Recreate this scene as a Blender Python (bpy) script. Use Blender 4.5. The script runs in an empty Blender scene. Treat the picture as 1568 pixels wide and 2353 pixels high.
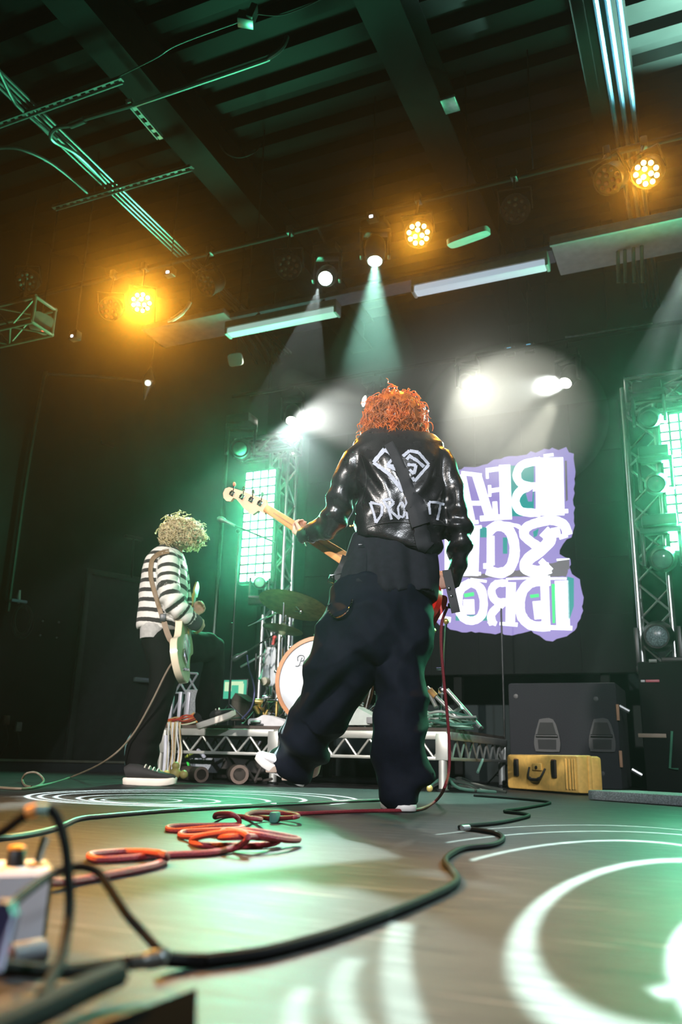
import bpy, bmesh, math, random
import numpy as np
from mathutils import Vector, Matrix, Euler
from mathutils.bvhtree import BVHTree
from math import sin, cos, pi, radians, sqrt, atan2, atan
random.seed(7); np.random.seed(7)
scn = bpy.context.scene
col = scn.collection

# ------------------------------------------------------------------ camera
FPX, CXP, CYP = 1911.0, 784.0, 1176.5          # focal length and centre in pixels of the 1568 x 2353 frame
YAW, PIT, ROL, CAMH = radians(24), atan(566/1911), radians(1.6), 0.19
FH = Vector((-sin(YAW), cos(YAW), 0)); RH = Vector((cos(YAW), sin(YAW), 0)); UZ = Vector((0, 0, 1))
_f = cos(PIT)*FH + sin(PIT)*UZ; _u0 = -sin(PIT)*FH + cos(PIT)*UZ
_r = cos(ROL)*RH + sin(ROL)*_u0; _u = -sin(ROL)*RH + cos(ROL)*_u0
CAM = Vector((0, 0, CAMH))
cd = bpy.data.cameras.new('camera'); cam = bpy.data.objects.new('camera', cd); col.objects.link(cam)
cam.matrix_world = Matrix(((_r.x, _u.x, -_f.x, CAM.x), (_r.y, _u.y, -_f.y, CAM.y), (_r.z, _u.z, -_f.z, CAM.z), (0, 0, 0, 1)))
cd.sensor_fit = 'VERTICAL'; cd.sensor_height = 36.0; cd.lens = FPX/2353*36.0
cd.clip_start = 0.02; cd.clip_end = 100
cd.dof.use_dof = True; cd.dof.focus_distance = 3.45; cd.dof.aperture_fstop = 3.5
scn.camera = cam

# ------------------------------------------------------------------ world haze, exposure
wd = bpy.data.worlds.new('venue_air'); scn.world = wd; wd.use_nodes = True
nt = wd.node_tree; nt.nodes.clear()
wo = nt.nodes.new('ShaderNodeOutputWorld'); wb = nt.nodes.new('ShaderNodeBackground')
wb.inputs['Color'].default_value = (0.0, 0.0, 0.0, 1); wb.inputs['Strength'].default_value = 0
wv = nt.nodes.new('ShaderNodeVolumeScatter'); wv.inputs['Color'].default_value = (1, 1, 1, 1)
HAZE = 0.0018
wv.inputs['Density'].default_value = HAZE; wv.inputs['Anisotropy'].default_value = 0.95
wv2 = nt.nodes.new('ShaderNodeVolumeScatter'); wv2.inputs['Density'].default_value = HAZE*.22; wv2.inputs['Anisotropy'].default_value = .35
wa = nt.nodes.new('ShaderNodeAddShader'); nt.links.new(wv.outputs[0], wa.inputs[0]); nt.links.new(wv2.outputs[0], wa.inputs[1])
nt.links.new(wb.outputs[0], wo.inputs['Surface']); nt.links.new(wa.outputs[0], wo.inputs['Volume'])
vs = scn.view_settings
vs.view_transform = 'Standard'; vs.look = 'None'; vs.gamma = 1.0; vs.use_curve_mapping = False
vs.exposure = 0.0
try:
    scn.cycles.max_bounces = 6; scn.cycles.diffuse_bounces = 3; scn.cycles.glossy_bounces = 3; scn.cycles.volume_bounces = 0
    scn.cycles.sample_clamp_indirect = 4.0; scn.cycles.sample_clamp_direct = 0.0
    scn.cycles.caustics_reflective = False; scn.cycles.caustics_refractive = False
except Exception: pass

# ------------------------------------------------------------------ pixel helpers used while laying the place out
def ray(u, v): return _f + (u-CXP)/FPX*_r - (v-CYP)/FPX*_u
def P(u, v, d): r = ray(u, v); return CAM + r*(d/r.dot(FH))          # at horizontal distance d ahead
def PZ(u, v, z=0.0): r = ray(u, v); return CAM + r*((z-CAMH)/r.z)    # at height z
def PY(u, v, y): r = ray(u, v); return CAM + r*(y/r.y)               # on the plane y
def PLN(u, v, p0, n): r = ray(u, v); return CAM + r*((p0-CAM).dot(n)/r.dot(n))
def MPP(u, v, d): r = ray(u, v); return d/r.dot(FH)/FPX              # metres per pixel there

# ------------------------------------------------------------------ materials
MATS = {}
def mat(name, c=(.5, .5, .5), rough=.5, metal=0.0, emit=None, es=0.0, var=.12, scale=14., bump=0.0, bscale=60., spec=.5, sheen=0.0, trans=0.0, coat=0.0):
    if name in MATS: return MATS[name]
    m = bpy.data.materials.new(name); m.use_nodes = True; n = m.node_tree.nodes; l = m.node_tree.links
    b = n['Principled BSDF']
    b.inputs['Roughness'].default_value = rough; b.inputs['Metallic'].default_value = metal
    b.inputs['Specular IOR Level'].default_value = spec
    if sheen: b.inputs['Sheen Weight'].default_value = sheen
    if coat: b.inputs['Coat Weight'].default_value = coat; b.inputs['Coat Roughness'].default_value = .15
    tc = n.new('ShaderNodeTexCoord')
    nz = n.new('ShaderNodeTexNoise'); nz.inputs['Scale'].default_value = scale; nz.inputs['Detail'].default_value = 4
    l.new(tc.outputs['Object'], nz.inputs['Vector'])
    rp = n.new('ShaderNodeValToRGB'); rp.color_ramp.elements[0].position = .3; rp.color_ramp.elements[1].position = .7
    lo = [max(0, x*(1-var)) for x in c]; hi = [min(1, x*(1+var)) for x in c]
    rp.color_ramp.elements[0].color = (*lo, 1); rp.color_ramp.elements[1].color = (*hi, 1)
    l.new(nz.outputs['Fac'], rp.inputs[0]); l.new(rp.outputs[0], b.inputs['Base Color'])
    if bump:
        n2 = n.new('ShaderNodeTexNoise'); n2.inputs['Scale'].default_value = bscale; n2.inputs['Detail'].default_value = 5
        bp = n.new('ShaderNodeBump'); bp.inputs['Strength'].default_value = bump; bp.inputs['Distance'].default_value = .01
        l.new(tc.outputs['Object'], n2.inputs['Vector']); l.new(n2.outputs['Fac'], bp.inputs['Height']); l.new(bp.outputs[0], b.inputs['Normal'])
    if emit is not None:
        b.inputs['Emission Color'].default_value = (*emit, 1); b.inputs['Emission Strength'].default_value = es
    if trans:
        o = n['Material Output']; tr = n.new('ShaderNodeBsdfTranslucent'); mx = n.new('ShaderNodeMixShader'); mx.inputs[0].default_value = trans
        l.new(rp.outputs[0], tr.inputs['Color']); l.new(b.outputs[0], mx.inputs[1]); l.new(tr.outputs[0], mx.inputs[2]); l.new(mx.outputs[0], o.inputs['Surface'])
    if emit is not None:
        try: m.cycles.emission_sampling = 'NONE'
        except Exception: pass
    MATS[name] = m
    return m

# ------------------------------------------------------------------ mesh building
class MB:
    def __init__(s): s.v = []; s.f = []
    def add(s, vs, fs):
        k = len(s.v); s.v += [Vector(x) for x in vs]; s.f += [[i+k for i in f] for f in fs]; return s
    def box(s, c, size, rot=None, bev=0.0):
        c = Vector(c); hx, hy, hz = [x/2 for x in size]; R = rot.to_3x3() if isinstance(rot, Matrix) else (Euler(rot).to_matrix() if rot else Matrix.Identity(3))
        if bev <= 0:
            vs = [c + R @ Vector((x*hx, y*hy, z*hz)) for x in (-1, 1) for y in (-1, 1) for z in (-1, 1)]
            return s.add(vs, [(0, 1, 3, 2), (4, 6, 7, 5), (0, 4, 5, 1), (2, 3, 7, 6), (0, 2, 6, 4), (1, 5, 7, 3)])
        bm = bmesh.new(); bmesh.ops.create_cube(bm, size=1.0)
        for q in bm.verts: q.co = Vector((q.co.x*size[0], q.co.y*size[1], q.co.z*size[2]))
        bmesh.ops.bevel(bm, geom=bm.edges[:], offset=bev, segments=2, profile=.5, affect='EDGES')
        bm.verts.index_update(); vs = [c + R @ q.co for q in bm.verts]; fs = [[q.index for q in f.verts] for f in bm.faces]; bm.free()
        return s.add(vs, fs)
    def tube(s, pts, r, seg=8, cap=True, closed=False):
        pts = [Vector(p) for p in pts]; n = len(pts); rs = r if isinstance(r, (list, tuple)) else [r]*n
        tn = []
        for i in range(n):
            a = pts[(i-1) % n] if (i > 0 or closed) else pts[i]; b = pts[(i+1) % n] if (i < n-1 or closed) else pts[i]
            t = b-a; tn.append(t.normalized() if t.length > 1e-9 else Vector((0, 0, 1)))
        x = tn[0].orthogonal().normalized(); vs = []
        for i in range(n):
            x = (x - tn[i]*x.dot(tn[i])); x = x.normalized() if x.length > 1e-6 else tn[i].orthogonal().normalized()
            y = tn[i].cross(x)
            vs += [pts[i] + (x*cos(2*pi*k/seg) + y*sin(2*pi*k/seg))*rs[i] for k in range(seg)]
        fs = []
        for i in range(n if closed else n-1):
            j = (i+1) % n
            fs += [(i*seg+k, i*seg+(k+1) % seg, j*seg+(k+1) % seg, j*seg+k) for k in range(seg)]
        if cap and not closed: fs += [list(range(seg))[::-1], [(n-1)*seg+k for k in range(seg)]]
        return s.add(vs, fs)
    def rod(s, a, b, r, seg=8): return s.tube([a, b], r, seg)
    def lathe(s, prof, base, axis=(0, 0, 1), seg=24):           # prof: (radius, height along the axis)
        ax = Vector(axis).normalized(); x = ax.orthogonal().normalized(); y = ax.cross(x); base = Vector(base); vs = []; fs = []
        for r, h in prof: vs += [base + ax*h + (x*cos(2*pi*k/seg)+y*sin(2*pi*k/seg))*max(r, 1e-4) for k in range(seg)]
        for i in range(len(prof)-1): fs += [(i*seg+k, i*seg+(k+1) % seg, (i+1)*seg+(k+1) % seg, (i+1)*seg+k) for k in range(seg)]
        fs += [list(range(seg))[::-1], [(len(prof)-1)*seg+k for k in range(seg)]]
        return s.add(vs, fs)
    def prism(s, pts, n, th):                                   # planar outline pushed along n by th
        n = Vector(n).normalized(); k = len(pts); pts = [Vector(p) for p in pts]
        return s.add(pts + [p+n*th for p in pts], [list(range(k))[::-1], list(range(k, 2*k))] + [(i, (i+1) % k, k+(i+1) % k, k+i) for i in range(k)])
    def ribbon(s, pts, wid, nrm, th=0.0):                       # flat strip following pts
        pts = [Vector(p) for p in pts]; n = len(pts); vs = []
        for i in range(n):
            t = (pts[min(i+1, n-1)]-pts[max(i-1, 0)]).normalized(); nn = Vector(nrm[i] if isinstance(nrm, list) else nrm)
            sd = t.cross(nn).normalized(); w = (wid[i] if isinstance(wid, (list, tuple)) else wid)/2
            vs += [pts[i]-sd*w, pts[i]+sd*w] + ([pts[i]-sd*w+nn*th, pts[i]+sd*w+nn*th] if th else [])
        q = 4 if th else 2; fs = []
        for i in range(n-1):
            a = i*q; b = a+q
            if th: fs += [(a, b, b+1, a+1), (a+2, a+3, b+3, b+2), (a, a+2, b+2, b), (a+1, b+1, b+3, a+3)]
            else: fs += [(a, a+1, b+1, b)]
        if th: fs += [(0, 1, 3, 2), ((n-1)*q, (n-1)*q+2, (n-1)*q+3, (n-1)*q+1)]
        return s.add(vs, fs)
    def sphere(s, c, r, sx=1, sy=1, sz=1, seg=12):
        c = Vector(c); vs = []; fs = []; rings = seg//2
        for i in range(1, rings):
            t = pi*i/rings
            vs += [c+Vector((r*sx*sin(t)*cos(2*pi*k/seg), r*sy*sin(t)*sin(2*pi*k/seg), r*sz*cos(t))) for k in range(seg)]
        vs += [c+Vector((0, 0, r*sz)), c-Vector((0, 0, r*sz))]; top = len(vs)-2
        for i in range(rings-2): fs += [(i*seg+k, (i+1)*seg+k, (i+1)*seg+(k+1) % seg, i*seg+(k+1) % seg) for k in range(seg)]
        fs += [(top, k, (k+1) % seg) for k in range(seg)] + [(top+1, (rings-2)*seg+(k+1) % seg, (rings-2)*seg+k) for k in range(seg)]
        return s.add(vs, fs)
    def build(s, name, m, parent=None, smooth=True, angle=40, recalc=True):
        off = Vector((0, 0, 0)); p = parent
        while p is not None: off += p.location; p = p.parent
        me = bpy.data.meshes.new(name); me.from_pydata([tuple(x-off) for x in s.v], [], s.f)
        if recalc:
            bm = bmesh.new(); bm.from_mesh(me); bmesh.ops.recalc_face_normals(bm, faces=bm.faces); bm.to_mesh(me); bm.free()
        if smooth:
            me.polygons.foreach_set('use_smooth', [True]*len(me.polygons))
            try: me.set_sharp_from_angle(angle=radians(angle))
            except Exception: pass
        me.materials.append(m); me.update()
        o = bpy.data.objects.new(name, me); col.objects.link(o)
        if parent is not None: o.parent = parent
        return o

def tag(o, label=None, cat=None, group=None, kind=None):
    if label: o['label'] = label
    if cat: o['category'] = cat
    if group: o['group'] = group
    if kind: o['kind'] = kind
    return o
def thing(name, loc, label, cat, group=None):
    o = bpy.data.objects.new(name, None); o.empty_display_size = .05; col.objects.link(o); o.location = Vector(loc)
    return tag(o, label, cat, group)
def struct(o, label=None): o['kind'] = 'structure'; return tag(o, label) if label else o
def copy_tree(o, parent=None):
    c = o.copy(); col.objects.link(c); c.parent = parent
    for ch in list(o.children):
        if ch is not c: copy_tree(ch, c)
    return c
def look_matrix(loc, d, roll=0.0):                              # local -Z along d
    q = Vector(d).to_track_quat('-Z', 'Y'); return Matrix.Translation(loc) @ q.to_matrix().to_4x4()
def spot(name, loc, target, power, color, angle, blend=.3, radius=.03, parent=None):
    ld = bpy.data.lights.new(name, 'SPOT'); ld.energy = power; ld.color = color; ld.spot_size = radians(angle); ld.spot_blend = blend; ld.shadow_soft_size = radius
    o = bpy.data.objects.new(name, ld); col.objects.link(o)
    M = look_matrix(Vector(loc), Vector(target)-Vector(loc))
    if parent is not None:
        o.parent = parent; o.matrix_parent_inverse = Matrix.Identity(4); M = Matrix.Translation(-parent.location) @ M
    o.matrix_local = M
    return o
def panel_light(name, loc, n, sx, sy, power, color, parent, spread=140):
    ld = bpy.data.lights.new(name, 'AREA'); ld.shape = 'RECTANGLE'; ld.size = sx; ld.size_y = sy; ld.energy = power; ld.color = color; ld.spread = radians(spread)
    o = bpy.data.objects.new(name, ld); col.objects.link(o); o.parent = parent
    o.matrix_local = Matrix.Translation(-parent.location) @ look_matrix(Vector(loc), Vector(n)); return o
def bez(pts, n=8):                                              # smooth curve through pts (Catmull-Rom)
    pts = [Vector(p) for p in pts]; out = []
    for i in range(len(pts)-1):
        p0 = pts[max(i-1, 0)]; p1 = pts[i]; p2 = pts[i+1]; p3 = pts[min(i+2, len(pts)-1)]
        for k in range(n):
            t = k/n
            out.append(.5*((2*p1)+(p2-p0)*t+(2*p0-5*p1+4*p2-p3)*t*t+(3*p1-p0-3*p2+p3)*t**3))
    out.append(pts[-1]); return out

M_BLACK = mat('black_paint', (.012, .013, .014), .45)
M_BLKMET = mat('black_metal', (.02, .021, .022), .38, .3)
M_RUB = mat('black_rubber', (.012, .012, .013), .5)
M_ALU = mat('brushed_aluminium', (.62, .63, .62), .32, .9, var=.08)
M_CHROME = mat('chrome', (.75, .76, .78), .12, 1.0, var=.04)
M_STEEL = mat('galvanised_steel', (.42, .44, .43), .38, .8, var=.15, scale=30)
M_WHITE = mat('white_enamel', (.72, .73, .70), .4, var=.06)
M_GREY = mat('grey_plastic', (.30, .31, .32), .5)
M_DARK = mat('dark_cloth', (.010, .011, .012), .9, sheen=.2)

# ------------------------------------------------------------------ unseen front-wash lamps, assumed at the back of the hall behind the audience
spot('unseen_front_wash', (-2.6, -5.0, 4.2), (-2.9, 5.2, .7), 5200, (1.0, .93, .88), 30, .8, .12)
spot('unseen_front_wash', (2.2, -5.0, 4.2), (-1.2, 4.6, .6), 3300, (.90, .94, 1.0), 32, .8, .12)

spot('unseen_front_wash', (-.9, -4.6, 4.3), (-.75, 1.0, 0.05), 1000, (.86, .92, 1.0), 15, .8, .10)  # extra unseen lamp added to brighten the near pedal
def gobo(name, loc, power, color, rings, cut=None, angle=150, parent=None, soft=.012):
    """a lamp hung pointing straight down whose metal pattern plate cuts the light into rings; rings = (cx, cy, rx, ry, width) on the floor"""
    ld = bpy.data.lights.new(name, 'SPOT'); ld.energy = power; ld.color = color; ld.spot_size = radians(angle); ld.spot_blend = .05; ld.shadow_soft_size = .004
    ld.use_nodes = True; n = ld.node_tree.nodes; l = ld.node_tree.links
    em = n.get('Emission') or n.new('ShaderNodeEmission')
    tc = n.new('ShaderNodeTexCoord'); sp = n.new('ShaderNodeSeparateXYZ'); l.new(tc.outputs['Normal'], sp.inputs[0])
    def M(op, a, b=None, c=None):
        q = n.new('ShaderNodeMath'); q.operation = op
        for i, x in enumerate((a, b, c)):
            if x is None: continue
            if isinstance(x, (int, float)): q.inputs[i].default_value = x
            else: l.new(x, q.inputs[i])
        return q.outputs[0]
    h = loc[2]
    X = M('MULTIPLY_ADD', M('DIVIDE', sp.outputs[0], sp.outputs[2]), -h, loc[0]); Y = M('MULTIPLY_ADD', M('DIVIDE', sp.outputs[1], sp.outputs[2]), -h, loc[1])
    tot = None
    for i, rg in enumerate(rings):
        cx, cy, rx, ry, w = rg[:5]
        dx = M('DIVIDE', M('SUBTRACT', X, cx), rx); dy = M('DIVIDE', M('SUBTRACT', Y, cy), ry)
        d = M('SQRT', M('ADD', M('MULTIPLY', dx, dx), M('MULTIPLY', dy, dy)))
        e = M('MULTIPLY', M('ABSOLUTE', M('SUBTRACT', d, 1.0)), rx)
        s = n.new('ShaderNodeMath'); s.operation = 'MULTIPLY'; s.use_clamp = True
        l.new(M('SUBTRACT', w/2, e), s.inputs[0]); s.inputs[1].default_value = 1/soft
        s = s.outputs[0]
        if cut and i in cut['rings']:
            # the plate's blank sector: light stays only beyond either of two lines
            a = M('SUBTRACT', Y, M('MULTIPLY_ADD', X, cut['l1'][0], cut['l1'][1])); b = M('SUBTRACT', M('MULTIPLY_ADD', X, cut['l2'][0], cut['l2'][1]), Y)
            g = n.new('ShaderNodeMath'); g.operation = 'MULTIPLY'; g.use_clamp = True; l.new(M('MAXIMUM', a, b), g.inputs[0]); g.inputs[1].default_value = 40
            s = M('MULTIPLY', s, g.outputs[0])
        if len(rg) > 5:                                  # this slot in the plate is only an arc
            for e_ in (M('SUBTRACT', rg[5], Y), M('SUBTRACT', rg[6], X)):
                g = n.new('ShaderNodeMath'); g.operation = 'MULTIPLY'; g.use_clamp = True; l.new(e_, g.inputs[0]); g.inputs[1].default_value = 60; s = M('MULTIPLY', s, g.outputs[0])
        tot = s if tot is None else M('MAXIMUM', tot, s)
    l.new(tot, em.inputs['Strength'])
    o = bpy.data.objects.new(name, ld); col.objects.link(o)
    if parent is not None: o.parent = parent; o.location = Vector(loc)-parent.location
    else: o.location = loc
    return o

# ------------------------------------------------------------------ the room
def floor_mat():
    m = bpy.data.materials.new('worn_stage_floor'); m.use_nodes = True; n = m.node_tree.nodes; l = m.node_tree.links; b = n['Principled BSDF']
    tc = n.new('ShaderNodeTexCoord')
    mp = n.new('ShaderNodeMapping'); mp.inputs['Rotation'].default_value = (0, 0, radians(-22)); mp.inputs['Scale'].default_value = (3.0, 38.0, 1)
    l.new(tc.outputs['Object'], mp.inputs[0])
    g = n.new('ShaderNodeTexNoise'); g.inputs['Scale'].default_value = 2.2; g.inputs['Detail'].default_value = 7; g.inputs['Roughness'].default_value = .65; l.new(mp.outputs[0], g.inputs[0])
    big = n.new('ShaderNodeTexNoise'); big.inputs['Scale'].default_value = 1.4; big.inputs['Detail'].default_value = 5; l.new(tc.outputs['Object'], big.inputs[0])
    r = n.new('ShaderNodeValToRGB'); e = r.color_ramp.elements; e[0].position = .28; e[0].color = (.0110, .0108, .0112, 1); e[1].position = .75; e[1].color = (.060, .061, .064, 1)
    l.new(g.outputs['Fac'], r.inputs[0])
    r2 = n.new('ShaderNodeValToRGB'); e = r2.color_ramp.elements; e[0].position = .3; e[0].color = (.75, .75, .78, 1); e[1].position = .7; e[1].color = (1.15, 1.12, 1.08, 1)
    l.new(big.outputs['Fac'], r2.inputs[0])
    mx = n.new('ShaderNodeMix'); mx.data_type = 'RGBA'; mx.blend_type = 'MULTIPLY'; mx.inputs[0].default_value = 1; l.new(r.outputs[0], mx.inputs[6]); l.new(r2.outputs[0], mx.inputs[7])
    # scuffs: thin bright scratches, two directions
    prev = mx.outputs[2]
    for k, (rot, sc, th) in enumerate(((-18, (4, 80, 1), .64), (-30, (5, 120, 1), .66), (-58, (4, 70, 1), .70), (70, (6, 110, 1), .70))):
        m2 = n.new('ShaderNodeMapping'); m2.inputs['Rotation'].default_value = (0, 0, radians(rot)); m2.inputs['Scale'].default_value = sc; m2.inputs['Location'].default_value = (k*3.3, k*1.7, 0)
        l.new(tc.outputs['Object'], m2.inputs[0])
        s = n.new('ShaderNodeTexNoise'); s.inputs['Scale'].default_value = 1.0; s.inputs['Detail'].default_value = 3; s.inputs['Distortion'].default_value = .35; l.new(m2.outputs[0], s.inputs[0])
        rr = n.new('ShaderNodeValToRGB'); rr.color_ramp.elements[0].position = th; rr.color_ramp.elements[0].color = (0, 0, 0, 1); rr.color_ramp.elements[1].position = th+.05; rr.color_ramp.elements[1].color = (.55, .55, .55, 1)
        l.new(s.outputs['Fac'], rr.inputs[0])
        q = n.new('ShaderNodeMix'); q.data_type = 'RGBA'; l.new(rr.outputs[0], q.inputs[0]); l.new(prev, q.inputs[6]); q.inputs[7].default_value = (.17, .17, .175, 1); prev = q.outputs[2]
    l.new(prev, b.inputs['Base Color'])
    rr = n.new('ShaderNodeMapRange'); rr.inputs[1].default_value = .3; rr.inputs[2].default_value = .7; rr.inputs[3].default_value = .36; rr.inputs[4].default_value = .55; b.inputs['Specular IOR Level'].default_value = .03
    l.new(g.outputs['Fac'], rr.inputs[0]); l.new(rr.outputs[0], b.inputs['Roughness'])
    bp = n.new('ShaderNodeBump'); bp.inputs['Strength'].default_value = .3; bp.inputs['Distance'].default_value = .004; l.new(g.outputs['Fac'], bp.inputs['Height']); l.new(bp.outputs[0], b.inputs['Normal'])
    return m
struct(MB().box((-2, 2, -.06), (14, 16, .12)).build('floor', floor_mat(), smooth=False), 'scuffed dark painted plywood stage floor')
M_WALL = mat('dark_wall_paint', (.014, .021, .0215), .62, spec=.15, var=.3, scale=1.6, bump=.15, bscale=9)
M_CEIL = mat('dark_deck_steel', (.005, .007, .007), .5, .0, spec=.1, var=.25, scale=3)
struct(MB().box((-2, 9.06, 2.85), (14, .12, 5.9)).build('wall_back', M_WALL, smooth=False))
struct(MB().box((5.06, 2, 2.85), (.12, 16, 5.9)).build('wall_right', M_WALL, smooth=False))
struct(MB().box((-2, -6.06, 2.85), (14, .12, 5.9)).build('wall_front', M_WALL, smooth=False))
CORN = PY(490, 1500, 8.45); CORN.z = 0
WD = Vector((-sin(radians(25)), -cos(radians(25)), 0)); WN = Vector((cos(radians(25)), -sin(radians(25)), 0))     # left side wall: direction towards the hall, and its face normal
def wallpt(u, v, off=0.0): return PLN(u, v, CORN + WN*off, WN)
q = CORN + WD*7.2
rotw = Matrix(((-WD.x, WN.x*-1, 0), (-WD.y, WN.y*-1, 0), (0, 0, 1)))      # local x along the wall, y into it
mid = CORN + WD*3.3 - WN*.06 + UZ*2.85
wl = struct(MB().box(mid, (7.8, .12, 5.9), rotw).build('wall_left', M_WALL, smooth=False))
struct(MB().box((-8.94, -1.2, 2.85), (.12, 10, 5.9)).build('wall_side', M_WALL, smooth=False))
# ceiling slab with corrugated deck panels
ZC = 5.62
ce = struct(MB().box((-2, 2, ZC+.16), (14, 16, .12)).build('ceiling', M_CEIL, smooth=False))
mb = MB(); prof = []
pw, npr = .305, 3
for k in range(npr):
    y0 = k*pw; prof += [(y0, .0), (y0+.115, .0), (y0+.15, .085), (y0+.27, .085)]
prof.append((npr*pw, 0.0))
vs = []
for (yy, zz) in prof: vs += [(-8.9, yy, zz), (5.0, yy, zz)]
mb.add(vs, [(2*i, 2*i+1, 2*i+3, 2*i+2) for i in range(len(prof)-1)])
dp0 = mb.build('deck_panel', M_CEIL, ce, smooth=False, recalc=False); dp0.location = (0, 2.2, ZC-.01)
for k in range(1, 7):
    d = dp0.copy(); col.objects.link(d); d.parent = ce; d.location = (0, 2.2+k*npr*pw, ZC-.01)
M_BEAM = mat('beam_black_paint', (.003, .0045, .005), .6, .0, spec=.12, var=.2)
def ibeam(name, x0, x1, z0, z1, ya=-5.9, yb=8.9):
    xc = (x0+x1)/2; w = x1-x0
    m = MB().box((xc, (ya+yb)/2, z0+.01), (w, yb-ya, .02)).box((xc, (ya+yb)/2, z1-.01), (w, yb-ya, .02)).box((xc, (ya+yb)/2, (z0+z1)/2), (.014, yb-ya, z1-z0-.03))
    return struct(m.build(name, M_BEAM, smooth=False))
xb = PZ(350, 190, 5.2).x; ibeam('trim_1', xb-.28, xb, 5.2, ZC)
xb = PZ(1094, 420, 5.2).x; ibeam('trim_2', xb-.30, xb, 5.2, ZC)
xb = PZ(1440, 60, 5.2).x; ibeam('trim_3', xb-.34, xb, 5.2, ZC)
# splice plate on the middle beam
xb = PZ(1035, 240, 5.18); 
tag(MB().box(xb, (.12, .16, .03), bev=.006).build('junction_plate', M_STEEL), 'small grey plate fixed under the middle ceiling beam', 'plate')

# ------------------------------------------------------------------ conduits and strut channels under the ceiling
M_PIPE = mat('conduit_metal', (.20, .23, .225), .32, .85, var=.12)
M_PIPEB = mat('conduit_metal_blue', (.10, .18, .30), .35, .6)
def pipe(name, pts, r, m, label, cat='pipe', group=None, n=6): return tag(MB().tube(bez(pts, n), r, 8).build(name, m), label, cat, group)
ZP = 5.02
for i, du in enumerate((0, 22, 46, 68)):
    a = PZ(0+du*.9, 215-du*.4+i*3, ZP); b = PZ(330-du*.2, 505-du*.2, ZP); xx = (a.x+b.x)/2
    pipe('conduit', [(xx, 2.0, ZP), (xx, 4.5, ZP), (xx, 8.3, ZP)], .013, M_PIPE, ['first', 'second', 'third', 'fourth'][i] + ' straight conduit from the left in the parallel row of four by the upper left', group='row of four parallel conduits')
pipe('conduit', [PZ(-10, 150, 4.95), PZ(0, 168, 4.95), PZ(28, 225, 4.95), PZ(50, 252, 4.98), PZ(130, 320, 5.0)], .015, M_PIPE, 'bright short conduit entering at the top left edge')
pipe('conduit', [PZ(-30, 345, 4.95), PZ(10, 339, 4.95), PZ(55, 345, 4.95), PZ(125, 380, 4.98), PZ(215, 455, 5.0)], .015, M_PIPE, 'curved conduit joining the row from the left edge below the perforated channel')
pipe('conduit', [PZ(243, 420, 5.0), PZ(180, 357, 4.96), PZ(125, 325, 4.93), PZ(117, 308, 4.92), PZ(132, 293, 4.92), PZ(165, 287, 4.92), PZ(200, 272, 4.92), PZ(300, 243, 4.92), PZ(325, 236, 4.92), PZ(585, 147, 4.92), PZ(620, 132, 4.92), PZ(648, 110, 4.98), PZ(660, 85, 5.1)], .017, M_PIPE, 'long bright conduit with an S bend running under the left beam', n=8)
tag(MB().tube([PZ(162, 288, 4.92), PZ(195, 275, 4.92)], .028, 10).build('conduit_fitting', M_PIPE), 'grey conduit pull fitting near the S bend', 'fitting')
pipe('ceiling_cable', [PZ(260, 182, 5.0), PZ(355, 135, 4.95), PZ(410, 102, 4.95), PZ(550, 50, 4.98)], .005, M_PIPE, 'thin cable running up to the small ceiling box', 'cable')
pipe('ceiling_cable', [PZ(590, 32, 5.0), PZ(650, 34, 5.0), PZ(730, 2, 5.0), PZ(780, -30, 5.0)], .004, M_BLKMET, 'thin dark cable sagging away right from the small ceiling box', 'cable')
pipe('ceiling_cable', [PZ(505, 330, 5.1), PZ(520, 352, 5.0), PZ(550, 362, 4.98), PZ(585, 350, 5.0), PZ(600, 330, 5.1)], .006, M_BLKMET, 'dark cable loop sagging below the deck beside the left beam', 'cable')
bx = PZ(566, 45, 4.95)
t = thing('ceiling_box', bx, 'small weathered electrical box with a lid at the top of the picture', 'box')
MB().box(bx, (.11, .09, .07), (.1, .1, .5), bev=.006).build('box_body', M_PIPE, t); MB().box(bx+Vector((.045, 0, .02)), (.045, .10, .11), (.1, .3, .5), bev=.005).build('lid', M_PIPE, t)
def strut(a, b, label, n=None):                                  # perforated steel channel
    a = Vector(a); b = Vector(b); L = (b-a).length; d = (b-a).normalized(); sd = d.cross(UZ).normalized(); w = .055; k = n or max(4, int(L/.075)); mb = MB(); step = L/k
    R = Matrix((d, sd, UZ)).transposed()
    mb.box((a+b)/2 + sd*w*.42, (L, w*.16, .03), R); mb.box((a+b)/2 - sd*w*.42, (L, w*.16, .03), R)
    for i in range(k+1): mb.box(a+d*step*i, (step*.42, w*.7, .006), R)
    return tag(mb.build('strut_channel', M_STEEL, smooth=False), label, 'channel')
strut(PZ(-30, 296, 4.98), PZ(278, 184, 4.98), 'long perforated steel channel crossing under the four parallel conduits')
strut(PZ(125, 478, 4.98), PZ(440, 385, 4.98), 'dim perforated channel crossing the parallel conduits lower down')
strut(PZ(296, 232, 4.95), PZ(368, 316, 4.95), 'short perforated channel hanging under the S bend conduit')
for i, u in enumerate((1368, 1395, 1422)):
    a = PZ(u, 0, 5.1); pipe('conduit', [(a.x, 2.5, 5.12), (a.x, 5.0, 5.12), (a.x, 8.9, 5.12)], .02, M_PIPEB, ['leftmost', 'middle', 'rightmost'][i] + ' of three bluish conduits beside the right ceiling beam', group='three bluish conduits')
for i, u in enumerate((552, 572, 590, 608)):
    a = PZ(u, 785, 4.5); pipe('drop_conduit', [PZ(u-2, 772, 4.55), PZ(u+20, 805, 4.6), PZ(u+38, 835, 4.65)], .011, M_PIPE, ['leftmost', 'second', 'third', 'rightmost'][i] + ' of four thin conduits dropping behind the left tube light', group='conduits behind the left tube light')
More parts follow.
